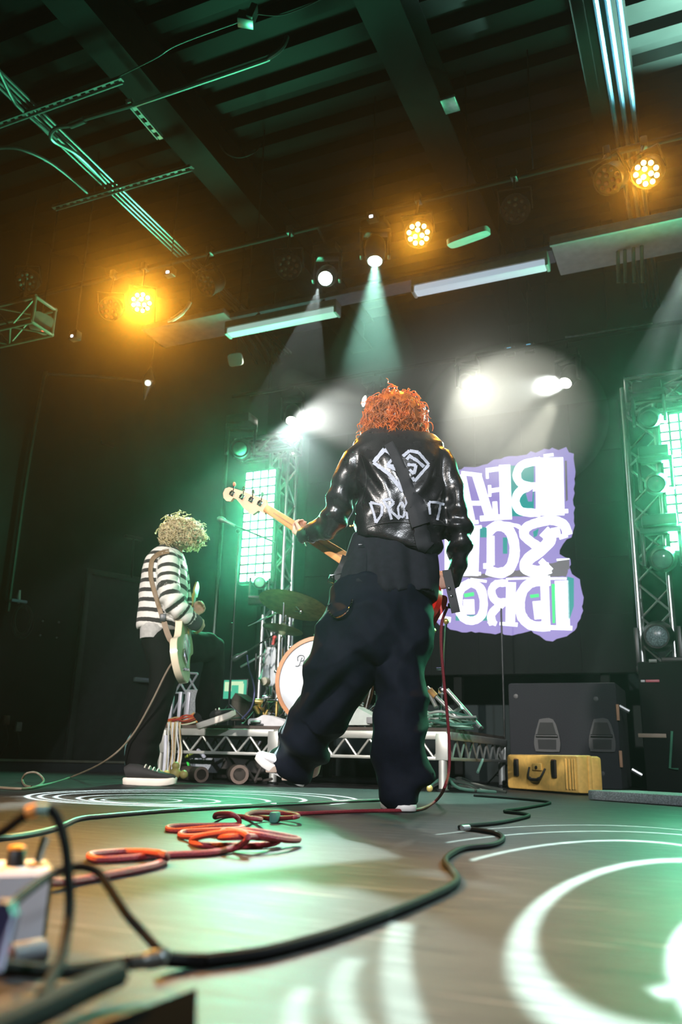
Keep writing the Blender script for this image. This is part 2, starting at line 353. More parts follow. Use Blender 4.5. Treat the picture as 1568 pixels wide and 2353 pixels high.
for i, u in enumerate((1420, 1436, 1456, 1475)):
    pipe('drop_conduit', [PY(u, 555, 6.6), PY(u+1, 610, 6.65), PY(u+2, 650, 6.7)], .016, M_PIPE, ['leftmost', 'second', 'third', 'rightmost'][i] + ' of four short conduits below the bright white soffit', group='conduits below the right soffit')

# ------------------------------------------------------------------ white beam and tube lights
YF = 6.25
M_SOFF = mat('soffit_white', (.55, .56, .54), .5, var=.1)
def onF(u, v, y=YF): return PY(u, v, y)
a = PY(1265, 575, 6.35); 
mb = MB(); xl = PY(330, 795, 6.35).x; zb = PY(1400, 545, 6.35).z
wt = thing('lighting_raceway', (xl, 6.45, zb), 'long white metal raceway crossing the ceiling with tube lights in front', 'raceway')
xr = 1.6; x1 = PY(520, 745, 6.35).x; x2 = PY(1268, 580, 6.35).x; x3 = PY(950, 640, 6.35).x; x4 = PY(885, 650, 6.35).x
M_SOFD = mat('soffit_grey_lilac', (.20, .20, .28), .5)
MB().box(((xl+x1)/2, 6.5, zb+.05), (x1-xl, .42, .06), bev=.01).build('soffit_panel', M_SOFF, wt)
MB().box(((x2+xr)/2, 6.55, zb+.05), (xr-x2, .55, .06), bev=.01).build('soffit_panel', M_SOFF, wt)
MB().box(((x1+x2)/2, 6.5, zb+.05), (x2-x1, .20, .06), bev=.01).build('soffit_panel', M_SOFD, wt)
MB().box(((x2+xr)/2, 6.27, zb+.0), (xr-x2, .03, .05), bev=.005).build('soffit_lip', M_SOFF, wt)
M_TUBE = mat('tube_glow', (.9, .9, .9), .4, emit=(.62, .78, .95), es=.55)
def tube_light(ua, va, ub, vb, label, emit):
    A = onF(ua, va); B = onF(ub, vb); z = (A.z+B.z)/2; c = Vector(((A.x+B.x)/2, YF, z)); L = B.x-A.x
    t = thing('tube_light', c, label, 'light fitting', 'ceiling tube lights')
    MB().box(c+Vector((0, .0, .075)), (L, .13, .07), bev=.008).build('housing', mat('fitting_enamel', (.46, .42, .36), .45), t)
    MB().box(c+Vector((0, 0, .01)), (L-.05, .11, .062), bev=.014).build('diffuser', emit, t)
    for s in (-1, 1): MB().box(c+Vector((s*(L/2-.012), 0, .015)), (.03, .12, .085), bev=.01).build('end_cap', M_WHITE, t); MB().tube([c+Vector((s*L*.3, 0, .09)), Vector((c.x+s*L*.3, 6.46, zb+.05))], .012, 8).build('bracket', M_BLKMET, t)
tube_light(523, 770, 778, 716, 'left ceiling tube light with pale green diffuser', mat('tube_glow_green', (.8, .85, .8), .4, emit=(.55, .92, .80), es=.5))
tube_light(950, 679, 1262, 604, 'right ceiling tube light with lilac white diffuser', M_TUBE)

# ------------------------------------------------------------------ trusses
def truss(name, a, b, w, label, cat='truss', cell=None, m=None, r=.02, n4=None, side=None):
    """square lattice girder from a to b with four chords and zigzag braces on its four faces"""
    m = m or M_ALU; a = Vector(a); b = Vector(b); d = (b-a).normalized(); L = (b-a).length
    s1 = (side or (Vector((1, 0, 0)) if abs(d.x) < .5 else Vector((0, 1, 0)))); s1 = (s1 - d*s1.dot(d)).normalized(); s2 = d.cross(s1)
    t = thing(name, a, label, cat); c = [(1, 1), (1, -1), (-1, -1), (-1, 1)]; h = w/2
    for x, y in c: MB().rod(a+s1*x*h+s2*y*h, b+s1*x*h+s2*y*h, r, 10).build('chord', m, t)
    k = max(2, int(L/(cell or w))); st = L/k
    for f in range(4):
        p = s1*c[f][0]*h+s2*c[f][1]*h; q = s1*c[(f+1) % 4][0]*h+s2*c[(f+1) % 4][1]*h
        for i in range(k):
            e = (p, q) if (i+f) % 2 else (q, p)
            MB().rod(a+d*st*i+e[0], a+d*st*(i+1)+e[1], r*.5, 6).build('brace', m, t)
    for z in (.012, L-.012):
        mb = MB()
        for f in range(4): mb.rod(a+d*z+s1*c[f][0]*h+s2*c[f][1]*h, a+d*z+s1*c[(f+1) % 4][0]*h+s2*c[(f+1) % 4][1]*h, r*.8, 8)
        mb.build('end_frame', m, t)
    return t
YT = 7.35
tl = PY(652, 1040, YT); bl_ = PY(640, 1370, YT)
XL = (tl.x+bl_.x)/2
truss('truss_tower', (XL, YT, .05), (XL, YT, tl.z+.03), .20, 'aluminium lattice tower beside the left wall of strobe cells')
tr_t = PY(1470, 900, YT); tr_b = PY(1512, 1500, YT); XR = (tr_t.x+tr_b.x)/2
truss('truss_tower', (XR, YT, .9), (XR, YT, tr_t.z), .25, 'aluminium lattice tower in front of the right strobe panel')
za = PY(600, 1030, YT-.05).z
truss('cross_truss', (PY(555, 1030, YT).x, YT-.05, za), (PY(690, 1015, YT).x, YT-.05, za), .18, 'short horizontal lattice arm on top of the left tower')
zb2 = PY(1500, 905, YT-.05).z
truss('cross_truss', (PY(1440, 900, YT).x, YT-.05, zb2), (.45, YT-.05, zb2), .24, 'horizontal lattice arm on top of the right tower')
M_TRP = mat('truss_amber_lit', (.20, .14, .10), .5, .4)  # amber lamp light put into the truss colour
zt = PZ(60, 735, 4.05)
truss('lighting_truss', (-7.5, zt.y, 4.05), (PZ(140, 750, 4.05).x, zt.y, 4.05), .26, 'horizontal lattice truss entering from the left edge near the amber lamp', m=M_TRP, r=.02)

# lighting bars that the lamps hang from
YB = 5.45; ZB = 4.52
M_BAR = mat('bar_black', (.004, .0045, .0045), .7, spec=.1)
tag(MB().rod((-7.4, YB, ZB), (2.4, YB, ZB), .025, 12).build('lighting_bar', M_BAR), 'long black lighting bar carrying the round colour lamps', 'bar')
YB2 = 7.75; zz = PY(1082, 860, YB2).z
tag(MB().rod((-4.9, YB2, zz+.2), (1.6, YB2, zz+.2), .025, 12).build('lighting_bar', M_BAR), 'black lighting bar above the display wall at the back', 'bar')
for i, (u, v) in enumerate(((600, 905), (1500, 745))):
    pass
for (a_, b_, r_, lab) in ((PY(575, 908, 7.9), PY(660, 893, 7.9), .012, 'short pale pipe hung above the left lattice tower'), (PY(1300, 775, 7.9), PY(1500, 744, 7.9), .010, 'thin dim pipe hung high above the right of the display')):
    t = thing('back_pipe', a_, lab, 'pipe'); MB().rod(a_, b_, r_, 8).build('tube', M_STEEL, t); m_ = (a_+b_)/2; MB().rod(m_, Vector((m_.x, m_.y, ZC+.08)), .005, 6).build('hanger', M_BAR, t)
# rods that carry the bars
for k, (x, y, z) in enumerate(((-6.0, YB, ZB), (-3.3, YB, ZB), (-.9, YB, ZB), (1.8, YB, ZB), (-4.4, YB2, zz+.2), (-1.2, YB2, zz+.2))):
    tag(MB().rod((x, y, z), (x, y, ZC+.08), .006, 6).build('hanger_rod', M_BLKMET), ['leftmost', 'second', 'third', 'rightmost', 'left', 'right'][k] + (' threaded rod holding the front lighting bar' if k < 4 else ' threaded rod holding the back lighting bar'), 'rod', 'rods of the front bar' if k < 4 else 'rods of the back bar')
for k, x in enumerate((-4.0, -1.4, .8)):
    tag(MB().rod((x, 6.5, zb+.08), (x, 6.5, ZC+.08), .006, 6).build('hanger_rod', M_BLKMET), ['left', 'middle', 'right'][k] + ' threaded rod holding the white raceway', 'rod', 'rods of the raceway')

# ------------------------------------------------------------------ lamps
M_AMB = mat('amber_lens_lit', (.9, .6, .2), .3, emit=(1.0, .60, .12), es=30)
M_LENS = mat('lens_unlit', (.20, .13, .10), .25, var=.2, coat=.3)
M_LENSG = mat('lens_unlit_grey', (.16, .17, .16), .25, var=.2, coat=.3)
LENS_XY = [(.032*cos(a), .032*sin(a)) for a in (pi/2, pi/2+2*pi/3, pi/2+4*pi/3)] + [(.074*cos(2*pi*k/9+.3), .074*sin(2*pi*k/9+.3)) for k in range(9)]
def frame_of(d):
    d = Vector(d).normalized(); x = d.cross(UZ).normalized(); return x, x.cross(d).normalized(), d
def par(u, v, label, lens, aim=(-1.0, 0.6, .4), power=0, color=(1, .40, .03), angle=55, y=None, sc=1.0, bar=None, group='round colour lamps on the front bar', at=None):
    y = y or YB-.02; c = Vector(at) if at else PY(u, v, y); y = c.y; d = (Vector(aim)-c).normalized(); X, Y, Dd = frame_of(d)
    t = thing('par_lamp', c, label, 'stage lamp', group)
    MB().lathe([(.03, -.16*sc), (.085*sc, -.15*sc), (.105*sc, -.11*sc), (.105*sc, .0), (.112*sc, .0), (.112*sc, .028*sc), (.104*sc, .028*sc), (.104*sc, .006)], c, d, 20).build('housing', M_BLKMET, t)
    for (a, b) in LENS_XY:
        p = c + X*a*sc + Y*b*sc + d*.006
        MB().lathe([(.0175*sc, 0), (.0175*sc, .008*sc), (.012*sc, .014*sc), (.003, .016*sc)], p, d, 10).build('lens', lens, t)
    zb_ = (ZB if bar is None else bar)
    top = Vector((c.x, y, zb_))
    yk = MB()
    for s in (-1, 1): yk.box(c + X*s*.122*sc + Y*.06*sc - d*.05, (.008, .03, .16*sc), Matrix((X, d, Y)).transposed())
    yk.box(c + Y*.14*sc - d*.05, (.25*sc, .03, .008), Matrix((X, d, Y)).transposed())
    yk.build('yoke', M_BLKMET, t)
    MB().tube([c + Y*.14*sc - d*.05, top], .010, 8).build('hanging_stem', M_BLKMET, t)
    MB().box(top, (.05, .075, .075), bev=.008).build('clamp', M_BLKMET, t)
    if power: spot('amber_beam', c + d*.05, aim, power, color, angle, .9, .05, parent=t)
    return t
par(325, 695, 'glowing amber round lamp at the left with the widest halo', M_AMB, (-1.35, 1.1, .0), 1600, angle=36)
par(962, 537, 'glowing amber round lamp above the middle of the stage', M_AMB, (-1.4, 1.4, .0), 330, angle=52)
par(1487, 397, 'glowing amber round lamp at the upper right', M_AMB, (-1.6, 1.8, .3), 400, angle=56)
par(62, 647, 'unlit round lamp at the far left edge', M_LENSG, (-4, 1, .5))
par(253, 710, 'unlit round lamp just left of the brightest amber lamp', M_LENS, (-2.5, 1, .5))
par(477, 652, 'unlit round lamp right of the brightest amber lamp', M_LENS, (-5.2, 1.5, .5))
par(663, 612, 'unlit round lamp between the two left lit amber lamps', M_LENS, (-1.6, 1, .5))
par(1185, 480, 'unlit round lamp between the middle and right amber lamps', M_LENS, (-.5, 1, .4))
par(1400, 412, 'unlit round lamp just left of the upper right amber lamp', M_LENS, (-2.5, 1.8, .5))

tag(MB().rod((-5.0, -1.0, ZB), (-5.0, 3.0, ZB), .025, 12).build('lighting_bar', M_BLKMET), 'black bar added beyond the left edge to carry the extra amber lamp', 'bar')  # unseen bar and amber lamp added to warm the left floor
par(0, 0, 'amber round lamp added on the unseen side bar to warm the left floor', M_AMB, (-1.25, .95, .1), 9000, angle=24, at=(-5.0, 1.0, 4.3), group='added side bar lamps')

M_SPOT = mat('spot_lens_lit', (.9, .9, .9), .3, emit=(.72, 1.0, .90), es=24)
M_SPOTW = mat('spot_lens_warm', (.9, .9, .9), .3, emit=(1.0, .98, .82), es=24)
M_SPOTD = mat('spot_lens_dark', (.10, .13, .13), .12, var=.2, coat=.5)
M_SPOTG = mat('spot_lens_green', (.26, .46, .36), .2, var=.2, coat=.5)
def moving_head(c, aim, label, lens, up=True, sc=1.0, group='moving head lamps', topz=None, bary=None):
    c = Vector(c); d = (Vector(aim)-c).normalized(); X, Y, Dd = frame_of(d); s_ = 1 if up else -1
    t = thing('moving_head', c, label, 'stage lamp', group)
    MB().lathe([(.02, -.17*sc), (.06*sc, -.165*sc), (.085*sc, -.12*sc), (.09*sc, -.02*sc), (.075*sc, .06*sc), (.068*sc, .09*sc), (.06*sc, .09*sc), (.06*sc, .08*sc)], c - d*.085*sc, d, 18).build('head', M_BLKMET, t)
    MB().lathe([(.058*sc, -.01), (.058*sc, .0), (.045*sc, .012*sc), (.01, .018*sc)], c, d, 18).build('lens', lens, t)
    yk = MB(); hz = Vector((X.x, X.y, 0)).normalized(); b = c - d*.10*sc
    for s in (-1, 1): yk.box(b + hz*s*.115*sc + UZ*s_*.07*sc, (.025*sc, .07*sc, .24*sc), Matrix((hz, UZ.cross(hz), UZ)).transposed(), bev=.006)
    yk.box(b + UZ*s_*.19*sc, (.26*sc, .08*sc, .04*sc), Matrix((hz, UZ.cross(hz), UZ)).transposed(), bev=.008)
    yk.build('yoke', M_BLKMET, t)
    MB().box(b + UZ*s_*.25*sc, (.22*sc, .16*sc, .075*sc), bev=.012).build('base', M_BLKMET, t)
    if topz: MB().tube([b + UZ*s_*.27*sc, Vector((b.x, b.y if bary is None else bary, topz))], .012, 8).build('clamp_stem', M_BLKMET, t)
    return t
cB = PY(862, 600, 5.55); tB = Vector((cB.x+.35, 4.6, 0))
th = moving_head(cB, tB, 'brightest spot lamp throwing a pale green cone straight down', M_SPOT, topz=ZB, bary=YB)
spot('cool_beam', cB + (tB-cB).normalized()*.03, tB, 2600, (.45, 1.0, .78), 26, .35, .03, parent=th)
cA = PY(748, 640, 5.6); tA = Vector((-2.3, 3.0, 0))
th = moving_head(cA, PY(700, 720, 4.6), 'spot lamp with a small green white lens left of the brightest one', M_SPOT, topz=ZB, bary=YB)
spot('cool_beam', cA + (PY(690, 740, 4.9)-cA).normalized()*.03, PY(690, 740, 4.9), 120, (.55, 1.0, .82), 16, .4, .02, parent=th)
# pattern plates: nested rings on the floor
rL = [(-2.235, 3.05, .155, .17, .022), (-2.20, 3.10, .26, .27, .026), (-2.19, 3.23, .40, .42, .028), (-2.24, 3.38, .53, .60, .028), (-2.24, 3.46, .63, .74, .028), (-2.24, 3.52, .70, .85, .030)]
gobo('ring_pattern_light', tuple(cA+Vector((0, -.12, -.15))), 46000, (.80, 1.0, .95), rL, parent=th)
rR = [(-.27, 1.85, .48, 1.24, .016), (-.20, 1.77, .45, 1.07, .020), (-.20, 1.63, .28, .87, .026), (-.06, 1.39, .19, .68, .036), (.085, 1.08, .14, .44, .040), (2.052, 1.721, 2.514, 2.514, .040, 1.06, 0.0), (.185, .951, .5446, .5446, .034, .86, -.1), (-.053, .783, .2954, .2954, .030, .735, -.15)]
cG = PY(1300, 880, 7.6)
gobo('ring_pattern_light', (.35, 5.6, 4.05), 34000, (.72, 1.0, .88), rR, cut=dict(rings=(0, 1, 2), l1=(-2.23, .69), l2=(0.0, -9.0)))
thg = moving_head((.35, 5.62, 4.16), (.0, 2.0, 0), 'assumed spot lamp over the right of the stage out of the picture', M_SPOTD, topz=ZB, bary=YB)  # unseen lamp, assumed as the source of the right floor rings

# back bar lamps
zb2b = zz + .2
def back_lamp(u, v, aimuv, label, power, color, angle, lens=M_SPOTW, blend=.25, r=.02, y=YB2-.1):
    c = PY(u, v, y); a = PY(*aimuv)
    t = moving_head(c, a, label, lens, topz=zb2b, bary=YB2, group='lamps on the back bar')
    if power: spot('back_beam', c+(a-c).normalized()*.03, a, power, color, angle, blend, r, parent=t)
    return t
back_lamp(670, 967, (640, 1180, 6.9), 'small spot lamp with a beam above the left lattice tower', 160, (1.0, .98, .74), 20)
back_lamp(838, 922, (640, 875, 7.0), 'small spot lamp beaming left beside the orange hair', 220, (.95, 1.0, .75), 14)
back_lamp(1082, 888, (1222, 1000, 6.6), 'strongest back spot lamp throwing a wide pale cone over the display', 300, (1.0, 1.0, .84), 58, blend=.12)
back_lamp(1300, 880, (1195, 1065, 6.9), 'small spot lamp at the right with a narrow beam pointing down left', 220, (1.0, .98, .78), 18)
# spots added at back lamp positions: one floor pool, the rest hair rims
wsp = PY(960, 905, YB2-.1)
spot('rim_beam', PY(670, 967, YB2-.16), PZ(760, 2045), 2300, (.78, 1.0, .97), 9, .6, .05)
spot('rim_beam', PY(1300, 880, YB2-.16), (-1.24, 3.3, 1.72), 9000, (.95, 1.0, .93), 7, .5, .05)
spot('rim_beam', PY(670, 967, YB2-.16), (-1.24, 3.3, 1.72), 7000, (.95, 1.0, .93), 6, .5, .05)
spot('rim_beam', PY(670, 967, YB2-.16), (-3.25, 4.65, 1.65), 14000, (.86, 1.0, .90), 9, .6, .05)

tu = moving_head((.9, 6.1, 4.30), (.45, 5.0, 5.6), 'assumed unseen spot lamp beyond the right edge tilted up at the ceiling deck', M_SPOTD, up=False)
spot('assumed_deck_beam', (.88, 6.05, 4.36), (.35, 5.0, 5.6), 5200, (.50, 1.0, .78), 75, .5, .03, parent=tu)  # lamp out of view, assumed from the lit ceiling deck at the right
MB().rod((.9, 6.13, 4.05), (.9, YB+.68, 4.0), .012, 8).build('clamp_stem', M_BLKMET, tu)
tw = moving_head((1.9, 5.3, 4.2), (.1, 1.9, 0), 'cool wash lamp added unseen beyond the right edge to tint the floor', M_SPOTD, topz=ZB, bary=YB)
spot('added_cool_wash', (1.88, 5.22, 4.16), (.05, 1.8, 0), 2600, (.70, .88, 1.0), 36, .8, .05, parent=tw)  # unseen lamp added to cool the right side of the floor
# smoke hanging in the strongest beams
def haze_cone(name, c, aim, half, L, dens, label, tilt=None, g=.3, r0=.05, squash=1.0, grad=False):
    c = Vector(c); d = (Vector(aim)-c).normalized(); X, Y, Dd = frame_of(d); mb = MB(); n = 40; prof = []
    R = L*math.tan(radians(half))+r0
    for t_ in np.linspace(0, 1, 12): prof.append((r0+(R-r0)*t_, L*t_*.86))
    for a_ in np.linspace(.15, 1, 8): prof.append((R*cos(a_*pi/2), L*.86+L*.14*sin(a_*pi/2)))
    vs = [c + d*(h+.06) + (X*cos(2*pi*k/n)+Y*sin(2*pi*k/n)*squash)*max(r, .002) for r, h in prof for k in range(n)]
    fs = [(i*n+k, i*n+(k+1) % n, (i+1)*n+(k+1) % n, (i+1)*n+k) for i in range(len(prof)-1) for k in range(n)] + [list(range(n))[::-1], [(len(prof)-1)*n+k for k in range(n)]]
    m = bpy.data.materials.new(name+'_smoke'); m.use_nodes = True; nn = m.node_tree.nodes; nn.remove(nn['Principled BSDF'])
    v = nn.new('ShaderNodeVolumeScatter'); v.inputs['Density'].default_value = dens; v.inputs['Anisotropy'].default_value = g
    if grad:                                            # thin near the lens, thicker further out
        ge = nn.new('ShaderNodeNewGeometry'); vm = nn.new('ShaderNodeVectorMath'); vm.operation = 'DISTANCE'; m.node_tree.links.new(ge.outputs['Position'], vm.inputs[0]); vm.inputs[1].default_value = c
        ma = nn.new('ShaderNodeMath'); ma.operation = 'MULTIPLY'; m.node_tree.links.new(vm.outputs['Value'], ma.inputs[0]); m.node_tree.links.new(vm.outputs['Value'], ma.inputs[1])
        mb_ = nn.new('ShaderNodeMath'); mb_.operation = 'MULTIPLY'; m.node_tree.links.new(ma.outputs[0], mb_.inputs[0]); mb_.inputs[1].default_value = dens; m.node_tree.links.new(mb_.outputs[0], v.inputs['Density'])
    m.node_tree.links.new(v.outputs[0], nn['Material Output'].inputs['Volume'])
    o = mb.add(vs, fs).build(name, m, angle=180); return tag(o, label, 'haze', kind='stuff')
haze_cone('beam_haze', cB, tB, 14, 1.15, .030, 'pale green smoke in the beam of the brightest spot lamp')
_c = PY(1082, 888, YB2-.1); haze_cone('beam_haze', _c, PY(1222, 1000, 6.6), 30, 1.45, .17, 'pale fan shaped smoke in the strongest back beam above the display', squash=.8, grad=True)
_c = PY(1300, 880, YB2-.1); haze_cone('beam_haze', _c, PY(1195, 1065, 6.9), 9, 1.1, .007, 'narrow smoke beam under the right back spot lamp')
_c = PY(670, 967, YB2-.1); haze_cone('beam_haze', _c, PY(640, 1180, 6.9), 10, 1.0, .007, 'narrow smoke beam under the spot lamp above the left tower')
_c = PY(838, 922, YB2-.1); haze_cone('beam_haze', _c, PY(640, 875, 7.0), 7, .9, .07, 'faint smoke beam pointing left beside the orange hair')
# strobe panels of square cells
M_CELL = mat('strobe_cell_lit', (.9, .95, .95), .3, emit=(.55, 1.0, .80), es=3.4)
def strobe(c, X, n, cols, rows, pitch, label, power=225):
    c = Vector(c); X = Vector(X).normalized(); n = Vector(n).normalized()
    R = Matrix((X, -n, UZ)).transposed()
    t = thing('strobe_panel', c, label, 'light panel', 'strobe panels')
    MB().box(c - n*.04, (cols*pitch+.03, .07, rows*pitch+.03), R, bev=.006).build('housing', M_BLKMET, t)
    me = None
    for i in range(cols):
        for j in range(rows):
            p = c + X*(i-(cols-1)/2)*pitch + UZ*(j-(rows-1)/2)*pitch + n*.003
            if me is None:
                o = MB().box(p, (pitch*.80, .012, pitch*.80), R, bev=.005).build('strobe_cell', M_CELL, t, smooth=False); me = o; base = p
            else:
                o = me.copy(); col.objects.link(o); o.parent = t; o.location = p-base
    panel_light('strobe_flash', c+n*.03, n, cols*pitch, rows*pitch, power, (.14, 1.0, .50), t)
    return t
YS = 7.15
A = PY(563, 1080, YS); B = PY(637, 1092, YS); Cc = PY(549, 1333, YS); 
wS = (B-A).length; hS = A.z-Cc.z; pit = hS/13
strobe((A+B)/2*.5 + (Cc+PY(625, 1330, YS))/2*.5, (1, 0, 0), (0, -1, 0), 4, 13, pit, 'tall bright panel of strobe cells left of the drums')
A = PY(1512, 955, YS); Cc = PY(1542, 1268, YS); hS = A.z-Cc.z; pit2 = hS/15
strobe(((A.x+Cc.x)/2+pit2*3, YS, (A.z+Cc.z)/2), (1, 0, 0), (0, -1, 0), 6, 15, pit2, 'tall bright panel of strobe cells at the right edge')
# lamps clamped on the towers
moving_head(PY(552, 1032, 6.9), PY(540, 1040, 5.0), 'round lamp with a green lens on the left tower arm', M_SPOTG, sc=1.25, group='tower lamps')
moving_head(PY(597, 1338, 6.95), PY(597, 1345, 5), 'small dark lamp under the left strobe panel', M_SPOTG, up=False, sc=.8, group='tower lamps')
moving_head(PY(1492, 962, 7.0), PY(1470, 985, 5.5), 'dark lamp near the top of the right tower', M_SPOTD, sc=1.1, group='tower lamps')
moving_head(PY(1508, 1112, 7.0), PY(1480, 1120, 5.2), 'dark lamp halfway up the right tower', M_SPOTD, sc=1.1, group='tower lamps')
moving_head(PY(1523, 1285, 7.0), PY(1500, 1300, 5.2), 'dark lamp below the right strobe panel', M_SPOTD, sc=1.25, group='tower lamps')
moving_head(PY(1510, 1462, 7.0), PY(1470, 1465, 5.6), 'big black lamp with a speckled lens at the foot of the right tower', mat('lens_speckled', (.12, .16, .17), .3, var=.8, scale=120), up=False, sc=1.4, group='tower lamps')
# small ceiling devices
def slab_device(c, X, Y, n, w, h, th, m, name, label, cat, rnd=.3, dot=None):
    c = Vector(c); k = 24; pts = []
    for i in range(k):
        a = 2*pi*i/k; ca, sa = cos(a), sin(a); e = .45
        pts.append(c + X*w/2*math.copysign(abs(ca)**e, ca) + Y*h/2*math.copysign(abs(sa)**e, sa))
    t = thing(name, c, label, cat)
    MB().prism(pts, n, th).build('body', m, t, angle=30)
    if dot: MB().sphere(c+X*w*.2-Y*h*.3-Vector(n)*.004, .012, seg=8).build('indicator', dot, t)
    MB().rod(c+Vector(n)*th, Vector((c.x, c.y, ZC+.1))+Vector(n)*th, .007, 8).build('bracket', M_BAR, t)
    return t
_bk = (CAM-PZ(95, 743, 4.0)).normalized(); X_, Y_, D_ = frame_of(-_bk)
M_BEI = mat('beige_plastic', (.52, .40, .33), .5)
slab_device(PZ(95, 743, 4.0), (X_+Y_*-.25).normalized(), (Y_+X_*.25).normalized(), -_bk, .19, .19, .06, M_BEI, 'wireless_receiver', 'beige rounded box on the truss at the left edge', 'box', dot=mat('red_dot', (.8, .2, .1), .4, emit=(1, .2, .1), es=2))
slab_device(PY(1078, 551, 5.5), Vector((1, 0, .15)).normalized(), Vector((0, -.9, -.35)).normalized(), Vector((0, -.35, .9)).normalized(), .33, .2, .04, mat('pale_device', (.42, .50, .46), .45), 'wireless_access_point', 'pale flat box hanging beside the middle amber lamp', 'box')
slab_device(PY(540, 827, 6.6), Vector((1, 0, 0)), Vector((0, -.5, .85)), Vector((0, .85, .5)), .16, .13, .03, M_WHITE, 'smoke_detector', 'pale round ceiling disc below the left tube light', 'detector')
c = PY(410, 722, 5.5)
t = thing('cable_hook', c, 'pale curved cable hook beside the brightest amber lamp', 'hook')
MB().tube(bez([c+Vector((-.11, 0, -.05)), c+Vector((-.03, 0, -.03)), c+Vector((.07, 0, .03)), c+Vector((.12, 0, .10))]), [.012]*5+[.022]*10+[.016]*10, 8).build('hook', M_STEEL, t)
MB().rod(c+Vector((.12, 0, .10)), Vector((c.x+.12, YB, ZB)), .008, 8).build('stem', M_BLKMET, t)
c = wallpt(340, 880, .35)
t = thing('hanging_horn', c, 'small diamond shaped metal fitting hanging high in the left corner', 'fitting')
up_ = (Vector((.12, 0, 1))).normalized()
MB().lathe([(.004, -.21), (.045, -.06), (.075, .02), (.05, .1), (.006, .2)], c, up_, 8).build('body', mat('horn_metal', (.42, .44, .40), .35, .7), t, angle=15)
MB().lathe([(.03, -.02), (.035, 0), (.012, .02)], c + (CAM-c).normalized()*.06, (CAM-c).normalized(), 12).build('bulb', mat('horn_bulb', (.9, .9, .8), .3, emit=(.9, 1, .85), es=1.4), t)
MB().tube([c+up_*.2, c+up_*.45+Vector((-.02, 0, .1)), c+Vector((0, 0, 1.0))], .006, 6).build('wire', M_BLKMET, t)
for i, (u, v, y, lab) in enumerate(((853, 497, 5.4, 'small white indicator light near the middle amber lamp'), (385, 625, 5.4, 'small blue white indicator light above the brightest amber lamp'), (165, 772, 5.0, 'tiny white indicator light under the left truss'))):
    c = PY(u, v, y); t = thing('control_box', c, lab, 'indicator')
    MB().box(c+Vector((0, .04, .02)), (.09, .07, .08), bev=.008).build('body', M_BLKMET, t)
    MB().box(c, (.03, .012, .02) if i < 2 else (.02, .01, .02), bev=.003).build('indicator', mat('indicator_glow', (.8, .85, 1), .3, emit=(.75, .85, 1.0), es=5), t)
    MB().rod(c+Vector((0, .04, .05)), Vector((c.x, c.y+.04, ZC+.1)), .005, 6).build('stem', M_BLKMET, t)
for i, (u, v) in enumerate(((1170, 803), (1215, 795))):
    c = PY(u, v, 7.8); t = thing('control_box', c, ('left' if i == 0 else 'right') + ' of two tiny blue indicators high above the display', 'indicator')
    MB().box(c+Vector((0, .05, 0)), (.10, .06, .10), bev=.008).build('body', M_BLKMET, t)
    MB().box(c, (.045, .012, .045), bev=.004).build('indicator', mat('indicator_blue', (.2, .5, .8), .3, emit=(.12, .42, .65), es=.9), t)
    MB().rod(c+Vector((0, .05, .03)), Vector((c.x, c.y+.05, ZC+.1)), .005, 6).build('stem', M_BLKMET, t)

# ------------------------------------------------------------------ display wall with mirrored lettering
YD = 8.05
p0 = PY(690, 1552, YD); p1 = PY(1467, 1548, YD); p2 = PY(700, 1012, YD)
zl, zh = (p0.z+p1.z)/2, p2.z; xl_, xr_ = p0.x, p1.x
M_SCR = mat('display_dark', (.003, .0038, .0038), .6, spec=.04, emit=(.0045, .005, .005), es=1.0, var=.1)
sc_ = thing('display_wall', ((xl_+xr_)/2, YD, zl), 'large dark display wall showing mirrored white letters on violet', 'display')
nx, nz_ = 7, 5; me = None; wx = (xr_-xl_)/nx; wz = (zh-zl)/nz_
for i in range(nx):
    for j in range(nz_):
        pc = Vector((xl_+wx*(i+.5), YD+.03, zl+wz*(j+.5)))
        if me is None: me = MB().box(pc, (wx-.002, .06, wz-.002)).build('display_tile', M_SCR, sc_, smooth=False); b0 = pc
        else: o = me.copy(); col.objects.link(o); o.parent = sc_; o.location = pc-b0
MB().box(((xl_+xr_)/2, YD+.12, (zl+zh)/2), (xr_-xl_, .1, zh-zl)).build('support_frame', M_BAR, sc_, smooth=False)
for x in (xl_+.3, (xl_+xr_)/2, xr_-.3): MB().box((x, YD+.12, zl/2), (.08, .08, zl)).build('support_leg', M_BAR, sc_, smooth=False)
def S(x, y, off=0): return PY(980+x/2.667, 860+y/2.667, YD-.002-off)
def glow(name, c, s): return mat(name, (.02, .02, .02), .6, emit=c, es=s, var=.0)
M_VIO = glow('display_violet', (.30, .24, .58), 1.1); M_WHT = glow('display_white', (.86, .92, 1.0), 2.2); M_TEAL = glow('display_teal', (.02, .34, .32), 1.0); M_GRN = glow('display_green', (.05, .85, .25), 1.1); M_GRY = glow('display_grey', (.16, .15, .17), 1.0)
def poly(name, pts, m, off):
    def jag(pts):
        return pts
    o = MB().prism([S(x, y, off) for x, y in jag(pts)], (0, -1, 0), .0012).build(name, m, sc_, smooth=False); return o
rnd = random.Random(3)
def ragged(pts, amp=9, step=26):
    out = []
    for i in range(len(pts)):
        a = Vector(pts[i]); b = Vector(pts[(i+1) % len(pts)]); k = max(1, int((b-a).length/step))
        for j in range(k): p = a.lerp(b, j/k); out.append((p.x+rnd.uniform(-amp, amp), p.y+rnd.uniform(-amp, amp)))
    return out
